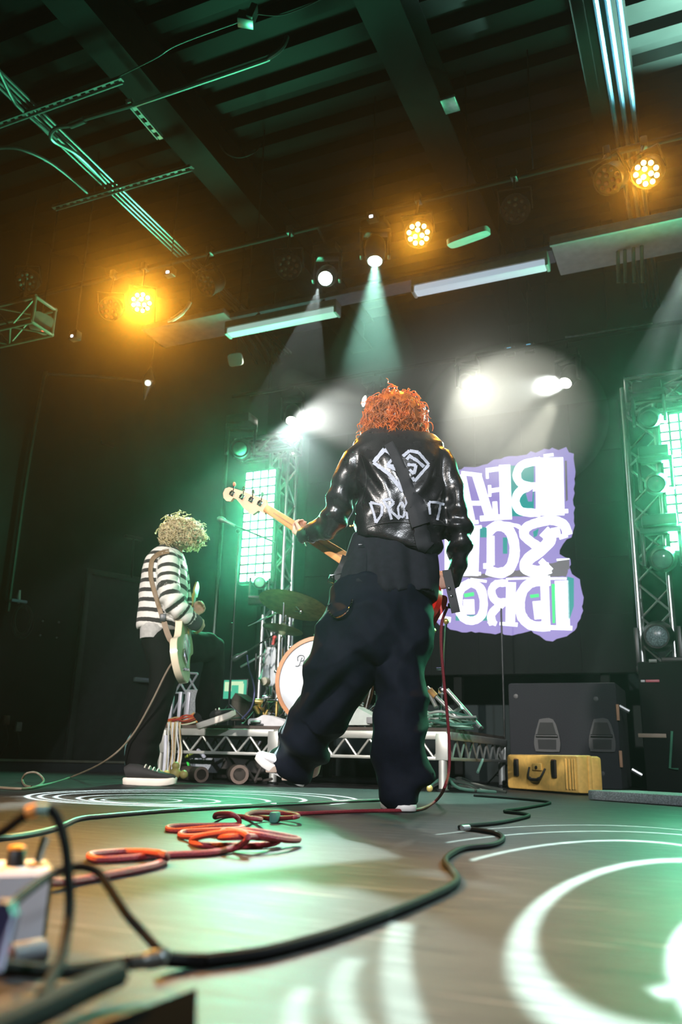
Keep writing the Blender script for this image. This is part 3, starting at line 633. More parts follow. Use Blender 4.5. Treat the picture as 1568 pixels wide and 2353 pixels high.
poly('violet_backing', ragged([(-60, 700), (180, 590), (350, 550), (500, 505), (720, 462), (860, 452), (898, 495), (912, 620), (905, 820), (902, 980), (840, 1040), (815, 1110), (880, 1135), (890, 1215), (940, 1260), (962, 1350), (955, 1480), (905, 1575), (830, 1622), (740, 1636), (640, 1575), (560, 1596), (480, 1588), (300, 1588), (180, 1570), (60, 1520), (-60, 1480)]), M_VIO, 0)
poly('grey_underlay', ragged([(-40, 1240), (330, 1250), (600, 1240), (860, 1240), (880, 1130), (800, 1150), (560, 1200), (300, 1230), (-40, 1225)], 4), M_GRY, .0016)
poly('teal_accent', [(515, 560), (660, 560), (660, 870), (515, 870)], M_TEAL, .0016); poly('teal_accent', [(330, 940), (640, 940), (700, 1010), (560, 1190), (330, 1230)], M_VIO, .0014)
poly('teal_accent', [(330, 935), (372, 940), (372, 1000), (330, 1000)], M_TEAL, .0030); poly('teal_accent', [(865, 1240), (905, 1250), (905, 1420), (880, 1500), (870, 1500)], M_TEAL, .0018)
poly('teal_accent', [(470, 1000), (497, 1000), (497, 1100), (470, 1100)], M_TEAL, .0030); poly('teal_accent', [(180, 1480), (420, 1470), (420, 1510), (180, 1510)], M_TEAL, .0018)
def stroke_poly(paths, name, label=None, off=.003):
    mb = MB()
    for k, (pts, w) in enumerate(paths):
        P3 = bez([Vector((x, y, 0)) for x, y in pts], 6) if len(pts) > 2 else [Vector((*pts[0], 0)), Vector((*pts[1], 0))]
        L = []; R = []
        for i in range(len(P3)):
            t_ = (P3[min(i+1, len(P3)-1)]-P3[max(i-1, 0)]).normalized(); nrm = Vector((-t_.y, t_.x, 0)); ww = w/2*.86+rnd.uniform(-2, 2)
            L.append(P3[i]+nrm*ww); R.append(P3[i]-nrm*ww)
        A_ = [S(q.x, q.y, off+k*.0003) for q in L]; B_ = [S(q.x, q.y, off+k*.0003) for q in R]; n_ = len(A_)
        mb.add(A_+B_, [(i, i+1, n_+i+1, n_+i) for i in range(n_-1)])
    return mb.build(name, M_WHT, sc_, smooth=False, recalc=False)
# first row, read from the right: B E A
stroke_poly([([(755, 510), (760, 865)], 200), ([(700, 530), (590, 555), (555, 620), (590, 675), (690, 690)], 56), ([(700, 690), (590, 705), (548, 770), (580, 838), (700, 850)], 58), ([(640, 850), (870, 838)], 30), ([(720, 500), (780, 492)], 22)], 'mirrored_letter')
stroke_poly([([(480, 555), (490, 890)], 80), ([(500, 572), (365, 590)], 30), ([(372, 580), (375, 640)], 22), ([(490, 700), (385, 715)], 34), ([(388, 680), (390, 750)], 20), ([(500, 872), (330, 885)], 42), ([(420, 780), (425, 870)], 34)], 'mirrored_letter')
stroke_poly([([(215, 605), (340, 620)], 26), ([(215, 615), (275, 900)], 62), ([(310, 620), (390, 880)], 66), ([(180, 630), (130, 900)], 60), ([(240, 790), (340, 790)], 34), ([(230, 912), (320, 905)], 30)], 'mirrored_letter')
# second row: S C H
stroke_poly([([(868, 985), (845, 925), (780, 895), (700, 905), (620, 935), (600, 985), (660, 1040), (720, 1075)], 66), ([(790, 940), (800, 1000)], 60), ([(720, 960), (760, 1010), (700, 1080), (630, 1130), (610, 1185), (680, 1210), (760, 1185)], 84), ([(700, 1140), (765, 1205)], 46), ([(815, 1000), (866, 985)], 34)], 'mirrored_letter')
stroke_poly([([(360, 985), (430, 930), (500, 950), (535, 1020), (540, 1110), (510, 1190), (450, 1218), (370, 1200)], 72), ([(395, 990), (395, 1170)], 52), ([(350, 1175), (410, 1175)], 40), ([(470, 915), (560, 930), (590, 965)], 26)], 'mirrored_letter')
stroke_poly([([(300, 935), (290, 1235)], 66), ([(235, 960), (235, 1235)], 60), ([(170, 1090), (260, 1090)], 40), ([(140, 960), (140, 1230)], 60), ([(200, 945), (340, 935)], 24), ([(230, 1225), (335, 1222)], 26)], 'mirrored_letter')
# third row: D R O
stroke_poly([([(830, 1265), (840, 1555)], 96), ([(725, 1270), (735, 1550)], 62), ([(760, 1265), (650, 1275), (590, 1330), (572, 1410), (590, 1490), (650, 1540), (760, 1545)], 70), ([(680, 1390), (690, 1500)], 62), ([(640, 1548), (895, 1556)], 32), ([(620, 1252), (860, 1252)], 14)], 'mirrored_letter')
stroke_poly([([(520, 1275), (515, 1530)], 66), ([(500, 1280), (430, 1285), (400, 1330), (430, 1390), (510, 1395)], 52), ([(470, 1400), (400, 1470), (410, 1535)], 56), ([(450, 1528), (560, 1535)], 24), ([(380, 1510), (430, 1530)], 34), ([(490, 1255), (620, 1250)], 16)], 'mirrored_letter')
stroke_poly([([(275, 1275), (210, 1320), (195, 1410), (225, 1490), (285, 1510), (340, 1475), (352, 1390), (330, 1310), (270, 1275)], 58), ([(260, 1380), (262, 1470)], 78), ([(270, 1255), (370, 1270)], 18)], 'mirrored_letter')
stroke_poly([([(60, 1300), (60, 1500)], 90), ([(110, 1500), (150, 1505)], 40)], 'mirrored_letter')
poly('green_accent', [(768, 1285), (790, 1285), (790, 1525), (775, 1525)], M_GRN, .0062); poly('green_accent', [(635, 1352), (690, 1345), (692, 1365), (640, 1372)], M_GRN, .0062)
poly('green_accent', [(230, 1345), (292, 1335), (294, 1358), (235, 1368)], M_GRN, .0062); poly('teal_accent', [(620, 600), (650, 570), (645, 640), (625, 650)], M_TEAL, .0062)
poly('teal_accent', [(610, 730), (655, 700), (650, 780), (625, 780)], M_VIO, .0062); poly('teal_accent', [(655, 965), (690, 945), (680, 990), (660, 1000)], M_TEAL, .0062)
poly('violet_notch', [(850, 530), (862, 530), (868, 770), (856, 780)], M_GRY, .0062)
poly('corner_tag', [(800, 1140), (878, 1130), (878, 1195), (815, 1200)], M_GRY, .0030); stroke_poly([([(800, 1138), (878, 1131)], 12)], 'tag_edge', off=.0045)

# ------------------------------------------------------------------ left wall: door, conduits, hung things
M_DOOR = mat('door_black', (.016, .019, .019), .4, var=.2)
d1 = wallpt(207, 1322, .0); d0 = wallpt(155, 1766, .0); d2 = wallpt(330, 1335, .0)
zt_ = d1.z; L1 = (Vector((d1.x, d1.y, 0))-CORN).dot(WD); Lw = 1.0
dc = CORN + WD*(L1-Lw/2)
do = MB().box(dc + WN*.012 + UZ*zt_/2, (Lw, .05, zt_), rotw).build('door_1', M_DOOR, smooth=False); struct(do, 'black stage door in the left wall')
fm = MB()
for s in (-1, 1): fm.box(dc + WD*s*(Lw/2+.03) + WN*.03 + UZ*(zt_/2+.02), (.06, .07, zt_+.04), rotw, bev=.006)
fm.box(dc + WN*.03 + UZ*(zt_+.03), (Lw+.12, .07, .06), rotw, bev=.006)
fm.build('door_frame', mat('door_frame_paint', (.035, .045, .043), .35), do)
hp = wallpt(330, 1563, .08); tm = MB(); tm.box(hp, (.22, .06, .05), rotw, bev=.01); tm.build('push_bar', mat('door_bar', (.25, .32, .34), .3, .7), do)
fl = CORN + WD*2.0 + WN*.32
st = MB().box(fl + UZ*.045, (6.0, .5, .09), rotw).build('trim_4', mat('step_black', (.012, .015, .02), .6), smooth=False); struct(st, 'low black step along the left wall')
MB().box(fl + WN*.25 + UZ*.095, (6.0, .03, .02), rotw).build('step_edge', mat('step_edge_metal', (.16, .17, .14), .4, .6), st, smooth=False)
M_WP = mat('wall_conduit', (.06, .10, .085), .35, .4)
pipe('wall_conduit', [wallpt(18, 1405, .05), wallpt(60, 1100, .05), wallpt(100, 875, .05), wallpt(108, 862, .05), wallpt(122, 860, .05), wallpt(230, 866, .05), wallpt(330, 877, .05)], .02, M_WP, 'dark conduit climbing the left wall and turning right under the ceiling')
pipe('wall_conduit', [CORN + WN*.04 + UZ*.5 + WD*.03, CORN + WN*.04 + UZ*2.2 + WD*.03, CORN + WN*.04 + UZ*4.3 + WD*.03], .022, M_WP, 'straight dark conduit in the corner behind the striped sweater')
# paint roller left standing on the door frame
c0 = wallpt(303, 1328, .06); c1 = wallpt(307, 1238, .08)
t = thing('wall_lamp_arm', c0, 'thin dark T shaped arm standing above the stage door', 'bracket')
MB().rod(c0, c1, .012, 8).build('pole', M_BLACK, t); MB().box(c1+UZ*.01, (.22, .05, .035), rotw, bev=.008).build('head', M_BLACK, t)
# coiled cable on a wall hook
c = wallpt(48, 1425, .07)
t = thing('cable_coil', c, 'coil of dark cable hanging on the left wall below a pale hook', 'cable')
tg = -WD; mb = MB()
for k in range(7):
    rx, rz = .095+.012*rnd.uniform(-1, 1), .15+.02*rnd.uniform(-1, 1); cc = c + tg*rnd.uniform(-.015, .015) + UZ*rnd.uniform(-.02, .02) + WN*k*.008
    mb.tube([cc + tg*rx*cos(a)+UZ*rz*sin(a) for a in np.linspace(0, 2*pi, 25)[:-1]], .008, 6, closed=True)
mb.build('coil', mat('coil_rubber', (.016, .028, .024), .4), t)
hk = wallpt(43, 1372, .06); MB().tube([hk+UZ*.07, hk+UZ*.0, hk-UZ*.06+WN*.03], [.012, .018, .014], 8).build('hook', M_WHITE, t)
MB().box(hk-UZ*.045+WN*.03, (.16, .03, .03), rotw, bev=.008).build('strap', mat('strap_lilac', (.35, .33, .5), .6), t)
for i, (u, v) in enumerate(((98, 1427), (135, 1430), (92, 1460), (130, 1465))):
    c = wallpt(u, v, .008); tag(MB().lathe([(.012, 0), (.012, .006), (.008, .01)], c, WN, 10).build('wall_bolt', M_STEEL), ['upper left', 'upper right', 'lower left', 'lower right'][i]+' of four bolts on the left wall beside the coil', 'bolt', 'wall bolts')
for i, (u, v, lab) in enumerate(((14, 1655, 'dim hanging cable loop low on the left wall at the picture edge'), (42, 1670, 'small dim outlet plug low on the left wall'))):
    c = wallpt(u, v, .05); t = thing('wall_plug', c, lab, 'plug')
    MB().box(c, (.06, .05, .09), rotw, bev=.01).build('body', M_GREY if i else mat('plug_brown', (.12, .06, .04), .5), t)
    MB().tube(bez([c-UZ*.04, c-UZ*.2+tg*.03+WN*.02, c-UZ*.42-tg*.05]), .008, 6).build('cord', M_RUB, t)
c = wallpt(247, 1020, .05); tag(MB().box(c, (.16, .03, .05), rotw, bev=.01).build('wall_bracket', M_BLACK), 'small dark bracket high on the left wall', 'bracket')

# ------------------------------------------------------------------ people: helpers
from mathutils import noise as mnoise
def loft(secs, seg=20, ex=2.0):
    """closed tube through sections (centre, half width, half depth[, side axis])"""
    mb = MB(); n = len(secs); vs = []
    for i, s in enumerate(secs):
        c = s[0]; t = (secs[min(i+1, n-1)][0]-secs[max(i-1, 0)][0]).normalized(); ax = Vector(s[3]) if len(s) > 3 else RH
        a = (ax - t*ax.dot(t)); a = a.normalized() if a.length > 1e-4 else t.orthogonal().normalized(); b = t.cross(a)
        for k in range(seg):
            q = 2*pi*k/seg; ca, sa = cos(q), sin(q)
            vs.append(c + a*s[1]*math.copysign(abs(ca)**(2/ex), ca) + b*s[2]*math.copysign(abs(sa)**(2/ex), sa))
    fs = [(i*seg+k, i*seg+(k+1) % seg, (i+1)*seg+(k+1) % seg, (i+1)*seg+k) for i in range(n-1) for k in range(seg)]
    fs += [list(range(seg))[::-1], [(n-1)*seg+k for k in range(seg)]]
    return mb.add(vs, fs)
def px_secs(lst, dh):
    """(u, v, distance, half width in pixels, half depth in metres) -> sections"""
    return [(P(u, v, d), h*MPP(u, v, d), (dep if dep else h*MPP(u, v, d)*.8)) for (u, v, d, h, dep) in lst]
def fuse(mbs, voxel, smooth=8, sub=None):
    """one continuous surface out of overlapping closed shapes"""
    me = bpy.data.meshes.new('tmp'); a = MB()
    for m in mbs: a.add(m.v, m.f)
    me.from_pydata([tuple(x) for x in a.v], [], a.f)
    bm = bmesh.new(); bm.from_mesh(me); bmesh.ops.recalc_face_normals(bm, faces=bm.faces); bm.to_mesh(me); bm.free()
    o = bpy.data.objects.new('tmp', me); col.objects.link(o)
    r = o.modifiers.new('r', 'REMESH'); r.mode = 'VOXEL'; r.voxel_size = voxel
    if smooth: s = o.modifiers.new('s', 'SMOOTH'); s.factor = .5; s.iterations = smooth
    dg = bpy.context.evaluated_depsgraph_get(); ev = o.evaluated_get(dg); m2 = ev.to_mesh()
    n = len(m2.vertices); co = np.empty(n*3, 'f'); m2.vertices.foreach_get('co', co); co = co.reshape(-1, 3)
    no = np.empty(n*3, 'f'); m2.vertices.foreach_get('normal', no); no = no.reshape(-1, 3)
    fs = [list(p.vertices) for p in m2.polygons]
    ev.to_mesh_clear(); bpy.data.objects.remove(o); bpy.data.meshes.remove(me)
    return co, no, fs
def put(name, co, fs, m, parent, attr=None, cut=None):
    off = Vector((0, 0, 0)); p = parent
    while p is not None: off += p.location; p = p.parent
    me = bpy.data.meshes.new(name); me.from_pydata((co-np.array(off)).tolist(), [], fs)
    me.polygons.foreach_set('use_smooth', [True]*len(me.polygons)); me.materials.append(m)
    if attr:
        for k, v in attr.items():
            at_ = me.attributes.new(k, 'FLOAT', 'POINT'); at_.data.foreach_set('value', np.asarray(v, 'f'))
    me.update(); o = bpy.data.objects.new(name, me); col.objects.link(o)
    if parent is not None: o.parent = parent
    return o
def folds(co, no, fn):
    d = np.array([fn(Vector(c), Vector(n)) for c, n in zip(co, no)], 'f'); return co + no*d[:, None]
def nz(v, sx, sy, sz, seed=0): return mnoise.noise(Vector((v.x*sx+seed, v.y*sy+seed*.7, v.z*sz-seed)))
def ridge(x): return 1-2*abs(x)
def hand(wrist, f, n, s, sc=1.0, curl=(35, 45, 30), spread=.0, thumb=None):
    """palm, four fingers of unequal length and a thumb; f towards the fingers, n the way they curl, s the thumb side"""
    wrist = Vector(wrist); f = Vector(f).normalized(); n = (Vector(n)-f*Vector(n).dot(f)).normalized(); s = (Vector(s)-f*Vector(s).dot(f)-n*Vector(s).dot(n)).normalized(); out = []
    out.append(loft([(wrist-f*.03*sc, .028*sc, .021*sc, s), (wrist, .027*sc, .019*sc, s), (wrist+f*.03*sc, .035*sc, .019*sc, s), (wrist+f*.065*sc, .041*sc, .016*sc, s), (wrist+f*.088*sc, .040*sc, .012*sc, s)], 14))
    L = [(.040, .026, .021), (.045, .029, .023), (.041, .027, .022), (.032, .021, .019)]
    for i in range(4):
        p = wrist+f*(.080-.006*abs(i-1.2))*sc + s*(.030-.020*i)*sc; d = (f + s*(.12-.08*i)*(1+spread)).normalized(); pts = [p-d*.02*sc, p]; rr = [.0095*sc, .0098*sc]; ang = 0
        for j in range(3):
            ang += radians(curl[j]); dd = (d*cos(ang)+n*sin(ang)).normalized(); p = p+dd*L[i][j]*sc; pts.append(p); rr.append((.0092, .0085, .0068)[j]*sc)
        out.append(MB().tube(pts, rr, 8)); out.append(MB().sphere(pts[-1], rr[-1], seg=8))
    if thumb is None: thumb = [wrist+f*.02*sc+s*.022*sc, wrist+f*.045*sc+s*.045*sc+n*.012*sc, wrist+f*.072*sc+s*.052*sc+n*.025*sc, wrist+f*.092*sc+s*.050*sc+n*.034*sc]
    out.append(MB().tube(thumb, [.014*sc, .0125*sc, .011*sc, .0085*sc], 8)); out.append(MB().sphere(thumb[-1], .0085*sc, seg=8))
    return out
def head(c, fwd, up, sc=1.0):
    """skull, jaw, nose, ears, lips and brow around c (mid head), fwd = facing"""
    fwd = Vector(fwd).normalized(); up = (Vector(up)-fwd*Vector(up).dot(fwd)).normalized(); sd = fwd.cross(up)
    q = lambda x, y, z: c + (sd*x + fwd*y + up*z)*sc
    o = [loft([(q(0, -.012, .125), .012*sc, .015*sc, sd), (q(0, -.014, .115), .045*sc, .055*sc, sd), (q(0, -.014, .085), .070*sc, .088*sc, sd), (q(0, -.010, .04), .078*sc, .098*sc, sd), (q(0, -.004, 0), .076*sc, .094*sc, sd), (q(0, .012, -.04), .068*sc, .080*sc, sd), (q(0, .026, -.08), .055*sc, .062*sc, sd), (q(0, .042, -.105), .036*sc, .040*sc, sd), (q(0, .048, -.117), .015*sc, .02*sc, sd)], 20)]
    o.append(MB().tube([q(0, .085, .015), q(0, .104, -.018), q(0, .098, -.030)], [.009*sc, .014*sc, .012*sc], 8))
    o.append(MB().tube([q(-.024, .086, -.066), q(0, .094, -.063), q(.024, .086, -.066)], .008*sc, 8))
    o.append(MB().tube([q(-.05, .076, .022), q(0, .090, .026), q(.05, .076, .022)], .010*sc, 8))
    for s in (-1, 1): o.append(loft([(q(s*.074, -.012, -.028), .008*sc, .006*sc, sd), (q(s*.083, -.014, -.005), .007*sc, .017*sc, sd), (q(s*.082, -.016, .018), .006*sc, .013*sc, sd)], 8))
    return o
def skin_mat(name, c): return mat(name, c, .5, var=.08, scale=30, bump=.05, bscale=200)

def cloth(name, c, rough=.85, sheen=.0, bscale=700, bump=.25, var=.15): return mat(name, c, rough, var=var, scale=40, bump=bump, bscale=bscale, sheen=sheen, spec=.12)
def curls(name, c, rad, m, parent, n, fwd, flow, length, seed, turns=2.2, cr=.011, tr=.0030, zmin=-.6, shape=None, lift=.012, reach=1.0):
    """curly locks rooted all over an ellipsoid head of hair"""
    rr = random.Random(seed); mb = MB(); c = Vector(c)
    for k in range(n):
        z = rr.uniform(zmin, 1); a = rr.uniform(0, 2*pi); q = sqrt(max(0, 1-z*z)); nd = Vector((q*cos(a), q*sin(a), z))
        if shape and not shape(nd): continue
        p = c + Vector((nd.x*rad[0], nd.y*rad[1], nd.z*rad[2]))*rr.uniform(.86, 1.0); d = (nd*.40 + Vector(flow)*(.5+.5*(1-nd.z)) + Vector((rr.uniform(-.5, .5), rr.uniform(-.5, .5), rr.uniform(-.5, .5)))).normalized()
        L = length*rr.uniform(.6, 1.25)*reach; x = d.orthogonal().normalized(); y = d.cross(x); ph = rr.uniform(0, 6.28); tn = turns*rr.uniform(.7, 1.4); s_ = rr.choice((-1, 1)); pts = []; cur = p.copy(); dd = d.copy()
        m_ = 11
        for i in range(m_):
            t = i/(m_-1); dd = (dd + Vector(flow)*.10 - nd*.02).normalized(); cur = cur + dd*L/(m_-1); w = cr*(.4+.6*min(1, t*2.5))*rr.uniform(.9, 1.1)
            pts.append(cur + (x*cos(ph+s_*tn*6.28*t)+y*sin(ph+s_*tn*6.28*t))*w)
        mb.tube(pts, [tr*(1-.55*i/(m_-1)) for i in range(m_)], 4, cap=False)
    return mb.build(name, m, parent, angle=180, recalc=False)
def lump(c, rad, amp, fr, seed, seg=36, clip=None):
    mb = MB().sphere((0, 0, 0), 1.0, seg=seg); c = Vector(c); out = []
    for v in mb.v:
        k = 1+amp*mnoise.noise(v*fr+Vector((seed, seed, seed)))+amp*.6*mnoise.noise(v*fr*2.3+Vector((seed, 0, 1)))
        out.append(c+Vector((v.x*rad[0], v.y*rad[1], v.z*rad[2]))*k)
    mb.v = out; return mb
def shoe(parent, heel, toe, up, w, m_up, m_sole, m_lace, sole_h=.032, ankle=.085, lace=True, name='shoe'):
    """sneaker: sole slab, upper, toe cap, laces"""
    heel = Vector(heel); toe = Vector(toe); f = (toe-heel).normalized(); L = (toe-heel).length; up = (Vector(up)-f*Vector(up).dot(f)).normalized(); sd = f.cross(up)
    def outline(k, grow=0):
        pts = []
        prof = [(0, .25), (.03, .62), (.12, .80), (.3, .80), (.45, .80), (.62, .96), (.75, 1.0), (.87, .88), (.95, .62), (1.0, .2)]
        for t, s in prof: pts.append(heel+f*t*L+sd*(s*w/2+grow))
        for t, s in prof[::-1]: pts.append(heel+f*t*L-sd*(s*w/2+grow))
        return pts
    o = outline(0); sp = MB(); n = len(o); spring = lambda p: up*(.012*max(0, ((p-heel).dot(f)/L-.75)/.25)**2)
    rings = [(0, .95), (.004, 1.0), (sole_h*.8, 1.02), (sole_h, .99)]
    c = heel+f*L*.5
    vs = [c+(p-c)*s+up*h+spring(p) for h, s in rings for p in o]
    fs = [(i*n+k, i*n+(k+1) % n, (i+1)*n+(k+1) % n, (i+1)*n+k) for i in range(3) for k in range(n)] + [list(range(n))[::-1], [3*n+k for k in range(n)]]
    sp.add(vs, fs); root = sp.build(name, m_sole, parent, angle=50); 
    b = heel+up*sole_h*.9
    secs = [(b+f*L*.02+up*.03, w*.26, .02, sd)]
    U = loft([(b+f*L*t+up*h*.5, w*.5*s, h*.52, sd) for t, h, s in ((.03, ankle*.8, .55), (.10, ankle, .72), (.25, ankle*.98, .76), (.40, ankle*.85, .78), (.55, ankle*.66, .86), (.70, ankle*.52, .93), (.82, ankle*.44, .90), (.92, ankle*.36, .72), (.985, ankle*.22, .4))], 16)
    up_o = U.build('upper', m_up, root, angle=60)
    if lace:
        for t in (.40, .48, .56, .64):
            h = ankle*(.85-(t-.4)*1.1)+.004
            MB().tube(bez([b+f*L*t+up*h*.86-sd*w*.27, b+f*L*t+up*(h+.006), b+f*L*t+up*h*.86+sd*w*.27], 4), .0045, 6).build('lace', m_lace, root)
    return root

# ------------------------------------------------------------------ person in the leather jacket
D1 = 3.45
p1 = thing('person', PZ(925, 1862), 'person in a painted black leather jacket and wide dark trousers seen from behind', 'person')
SK1 = skin_mat('skin_fair', (.62, .36, .27))
WR = P(704, 1233, 3.80); KN = P(676, 1224, 3.90)
axN = (P(600, 1165, 4.02)-P(785, 1280, 3.70)).normalized()
hl = hand(WR, KN-WR, Vector((-.2, .3, 1)), axN, 1.0, (55, 60, 40), thumb=[P(700, 1229, 3.80), P(690, 1218, 3.79), P(684, 1207, 3.81), P(680, 1199, 3.83)])
WR2 = P(1034, 1338, 3.64)
hr = hand(WR2, RH*-.8+FH*.5+UZ*.1, FH*.8-RH*.2, UZ, 1.0, (30, 35, 25))
hc = P(903, 968, 3.56)
body = [loft(px_secs([(905, 1030, 3.48, 30, .055), (905, 1005, 3.51, 30, .055), (905, 985, 3.54, 30, .055)], 0), 16),
        loft(px_secs([(892, 1400, 3.47, 72, .10), (905, 1300, 3.47, 70, .10), (920, 1200, 3.46, 75, .10), (918, 1120, 3.45, 85, .10), (912, 1060, 3.46, 85, .09), (906, 1028, 3.47, 40, .06)], 0), 20),
        loft(px_secs([(830, 1055, 3.46, 20, 0), (792, 1110, 3.50, 20, 0), (780, 1190, 3.57, 19, 0), (735, 1218, 3.69, 15, 0), (706, 1232, 3.79, 13, 0)], 0), 14),
        loft(px_secs([(1015, 1065, 3.45, 18, 0), (1040, 1130, 3.42, 19, 0), (1056, 1220, 3.42, 17, 0), (1052, 1280, 3.50, 15, 0), (1042, 1345, 3.61, 13, 0)], 0), 14),
        loft(px_secs([(850, 1420, 3.47, 42, .08), (800, 1530, 3.55, 42, .08), (755, 1610, 3.62, 34, .06), (725, 1700, 3.80, 28, .05), (712, 1775, 3.92, 22, .04)], 0), 16),
        loft(px_secs([(940, 1420, 3.47, 40, .08), (930, 1530, 3.46, 42, .08), (926, 1640, 3.44, 34, .06), (928, 1750, 3.45, 28, .05), (930, 1845, 3.44, 20, .04)], 0), 16)]
body += head(hc, Vector((-.25, .85, -.35)), Vector((0, .35, 1))) + hl + hr
co, no, fs = fuse(body, .0075, 3)
put('body', co, fs, SK1, p1)

# trousers
M_PANT = cloth('trouser_twill', (.0030, .0044, .0105), .75)
def tc_(x, y): return 540+x/2.703, 1340+y/2.703
def TS(lst): return px_secs([(*tc_(c, y), d, h/2.703, dep) for (c, y, d, h, dep) in lst], 0)
hips = loft(TS([(940, 20, 3.47, 285, .14), (915, 110, 3.47, 305, .155), (895, 200, 3.46, 325, .165), (872, 300, 3.46, 345, .17), (848, 400, 3.47, 355, .16), (850, 470, 3.48, 330, .13)]), 28, 2.3)
legL = loft(TS([(735, 330, 3.47, 205, .15), (700, 430, 3.48, 225, .15), (668, 520, 3.50, 208, .145), (622, 610, 3.54, 192, .135), (580, 700, 3.58, 176, .13), (540, 790, 3.64, 168, .125), (478, 890, 3.71, 168, .12), (432, 990, 3.78, 156, .115), (388, 1070, 3.85, 150, .11), (366, 1125, 3.89, 134, .10), (372, 1165, 3.91, 100, .085), (390, 1185, 3.92, 66, .06)]), 28, 2.2)
legR = loft(TS([(1020, 330, 3.46, 190, .15), (1035, 430, 3.46, 165, .15), (1040, 520, 3.46, 155, .145), (1038, 610, 3.45, 150, .14), (1036, 700, 3.45, 148, .135), (1033, 800, 3.44, 149, .13), (1032, 900, 3.44, 153, .13), (1028, 1000, 3.44, 161, .13), (1030, 1100, 3.44, 172, .13), (1037, 1180, 3.44, 178, .13), (1032, 1240, 3.44, 170, .125), (1040, 1300, 3.44, 140, .11), (1066, 1340, 3.44, 95, .09), (1074, 1370, 3.44, 74, .075)]), 28, 2.2)
co, no, fs = fuse([hips, legL, legR], .0095, 6)
kneeL = P(745, 1610, 3.45); hemR = P(925, 1800, 3.3); crot = P(868, 1520, 3.35)
def fold_p(v, n):
    hz = Vector((v.x, v.y, 0)).dot(RH); w = mnoise.noise(Vector((hz*3, v.y*3, v.z*2)))*.5
    a = ridge(mnoise.noise(Vector((hz*2.2+v.z*1.4+w, v.y*2, v.z*5.5-hz*3))))*.022                                  # drapes falling from the seat
    k = math.exp(-((v-hemR).length/.20)**2); b = k*.020*sin((v.z*26+hz*9+w*6))                                         # cloth stacked on the right shoe
    k = math.exp(-((v.z-.18)/.13)**2)*(1 if (v-P(700, 1740, 3.85)).length < .32 else 0); b += k*.022*sin(v.z*42+hz*20+w*5)
    k = math.exp(-((v-kneeL).length/.16)**2); b += k*.019*sin(v.z*40-hz*34+w*5)
    k = math.exp(-((v-crot).length/.17)**2); b += k*.015*sin((hz*40+v.z*26)+w*4)
    return a-.004+b+.003*mnoise.noise(v*22)
co = folds(co, no, fold_p)
tr = put('trousers', co, fs, M_PANT, p1)
# jacket
def leather():
    m = bpy.data.materials.new('black_leather'); m.use_nodes = True; n = m.node_tree.nodes; l = m.node_tree.links; b = n['Principled BSDF']
    tc = n.new('ShaderNodeTexCoord'); no_ = n.new('ShaderNodeTexNoise'); no_.inputs['Scale'].default_value = 9; no_.inputs['Detail'].default_value = 6; l.new(tc.outputs['Object'], no_.inputs[0])
    r = n.new('ShaderNodeMapRange'); r.inputs[3].default_value = .18; r.inputs[4].default_value = .38; l.new(no_.outputs['Fac'], r.inputs[0]); l.new(r.outputs[0], b.inputs['Roughness'])
    b.inputs['Base Color'].default_value = (.012, .012, .014, 1); b.inputs['Specular IOR Level'].default_value = .75
    v = n.new('ShaderNodeTexVoronoi'); v.inputs['Scale'].default_value = 260; l.new(tc.outputs['Object'], v.inputs[0])
    bp = n.new('ShaderNodeBump'); bp.inputs['Strength'].default_value = .12; bp.inputs['Distance'].default_value = .002; l.new(v.outputs['Distance'], bp.inputs['Height'])
    b2 = n.new('ShaderNodeBump'); b2.inputs['Strength'].default_value = .35; b2.inputs['Distance'].default_value = .02; l.new(no_.outputs['Fac'], b2.inputs['Height']); l.new(bp.outputs[0], b2.inputs['Normal']); l.new(b2.outputs[0], b.inputs['Normal'])
    MATS['black_leather'] = m; return m
M_LEA = leather()
torso = loft(px_secs([(906, 1012, 3.50, 58, .085), (901, 1020, 3.49, 80, .095), (905, 1032, 3.47, 106, .10), (915, 1050, 3.46, 112, .115), (920, 1075, 3.45, 106, .13), (921, 1110, 3.45, 101, .14), (921, 1150, 3.45, 102, .145), (920, 1200, 3.45, 105, .145), (914, 1235, 3.46, 104, .14), (905, 1252, 3.46, 100, .138), (902, 1262, 3.46, 95, .13)], 0), 30, 2.4)
slL = loft(px_secs([(838, 1045, 3.47, 34, .085), (818, 1060, 3.47, 33, .085), (800, 1090, 3.48, 32, .08), (786, 1130, 3.50, 31, .075), (777, 1165, 3.53, 32, .075), (772, 1190, 3.57, 33, .072), (755, 1207, 3.62, 29, .065), (730, 1219, 3.70, 24, .055), (706, 1227, 3.76, 20, .045), (693, 1231, 3.79, 18, .04)], 0), 18)
slR = loft(px_secs([(1008, 1055, 3.46, 32, .08), (1024, 1075, 3.45, 27, .08), (1036, 1110, 3.43, 25, .075), (1046, 1150, 3.42, 26, .072), (1053, 1195, 3.42, 28, .072), (1056, 1230, 3.43, 29, .072), (1056, 1262, 3.46, 28, .068), (1052, 1295, 3.52, 23, .06), (1046, 1325, 3.58, 17, .05), (1042, 1342, 3.61, 14, .04)], 0), 18)
collar = loft(px_secs([(905, 1004, 3.50, 50, .075), (903, 1014, 3.49, 66, .085), (901, 1024, 3.485, 84, .10), (900, 1032, 3.48, 92, .11)], 0), 24)
co, no, fs = fuse([torso, slL, slR, collar], .009, 4)
elbL = P(778, 1185, 3.5); elbR = P(1058, 1240, 3.4); pitL = P(835, 1110, 3.35); pitR = P(1005, 1120, 3.35)
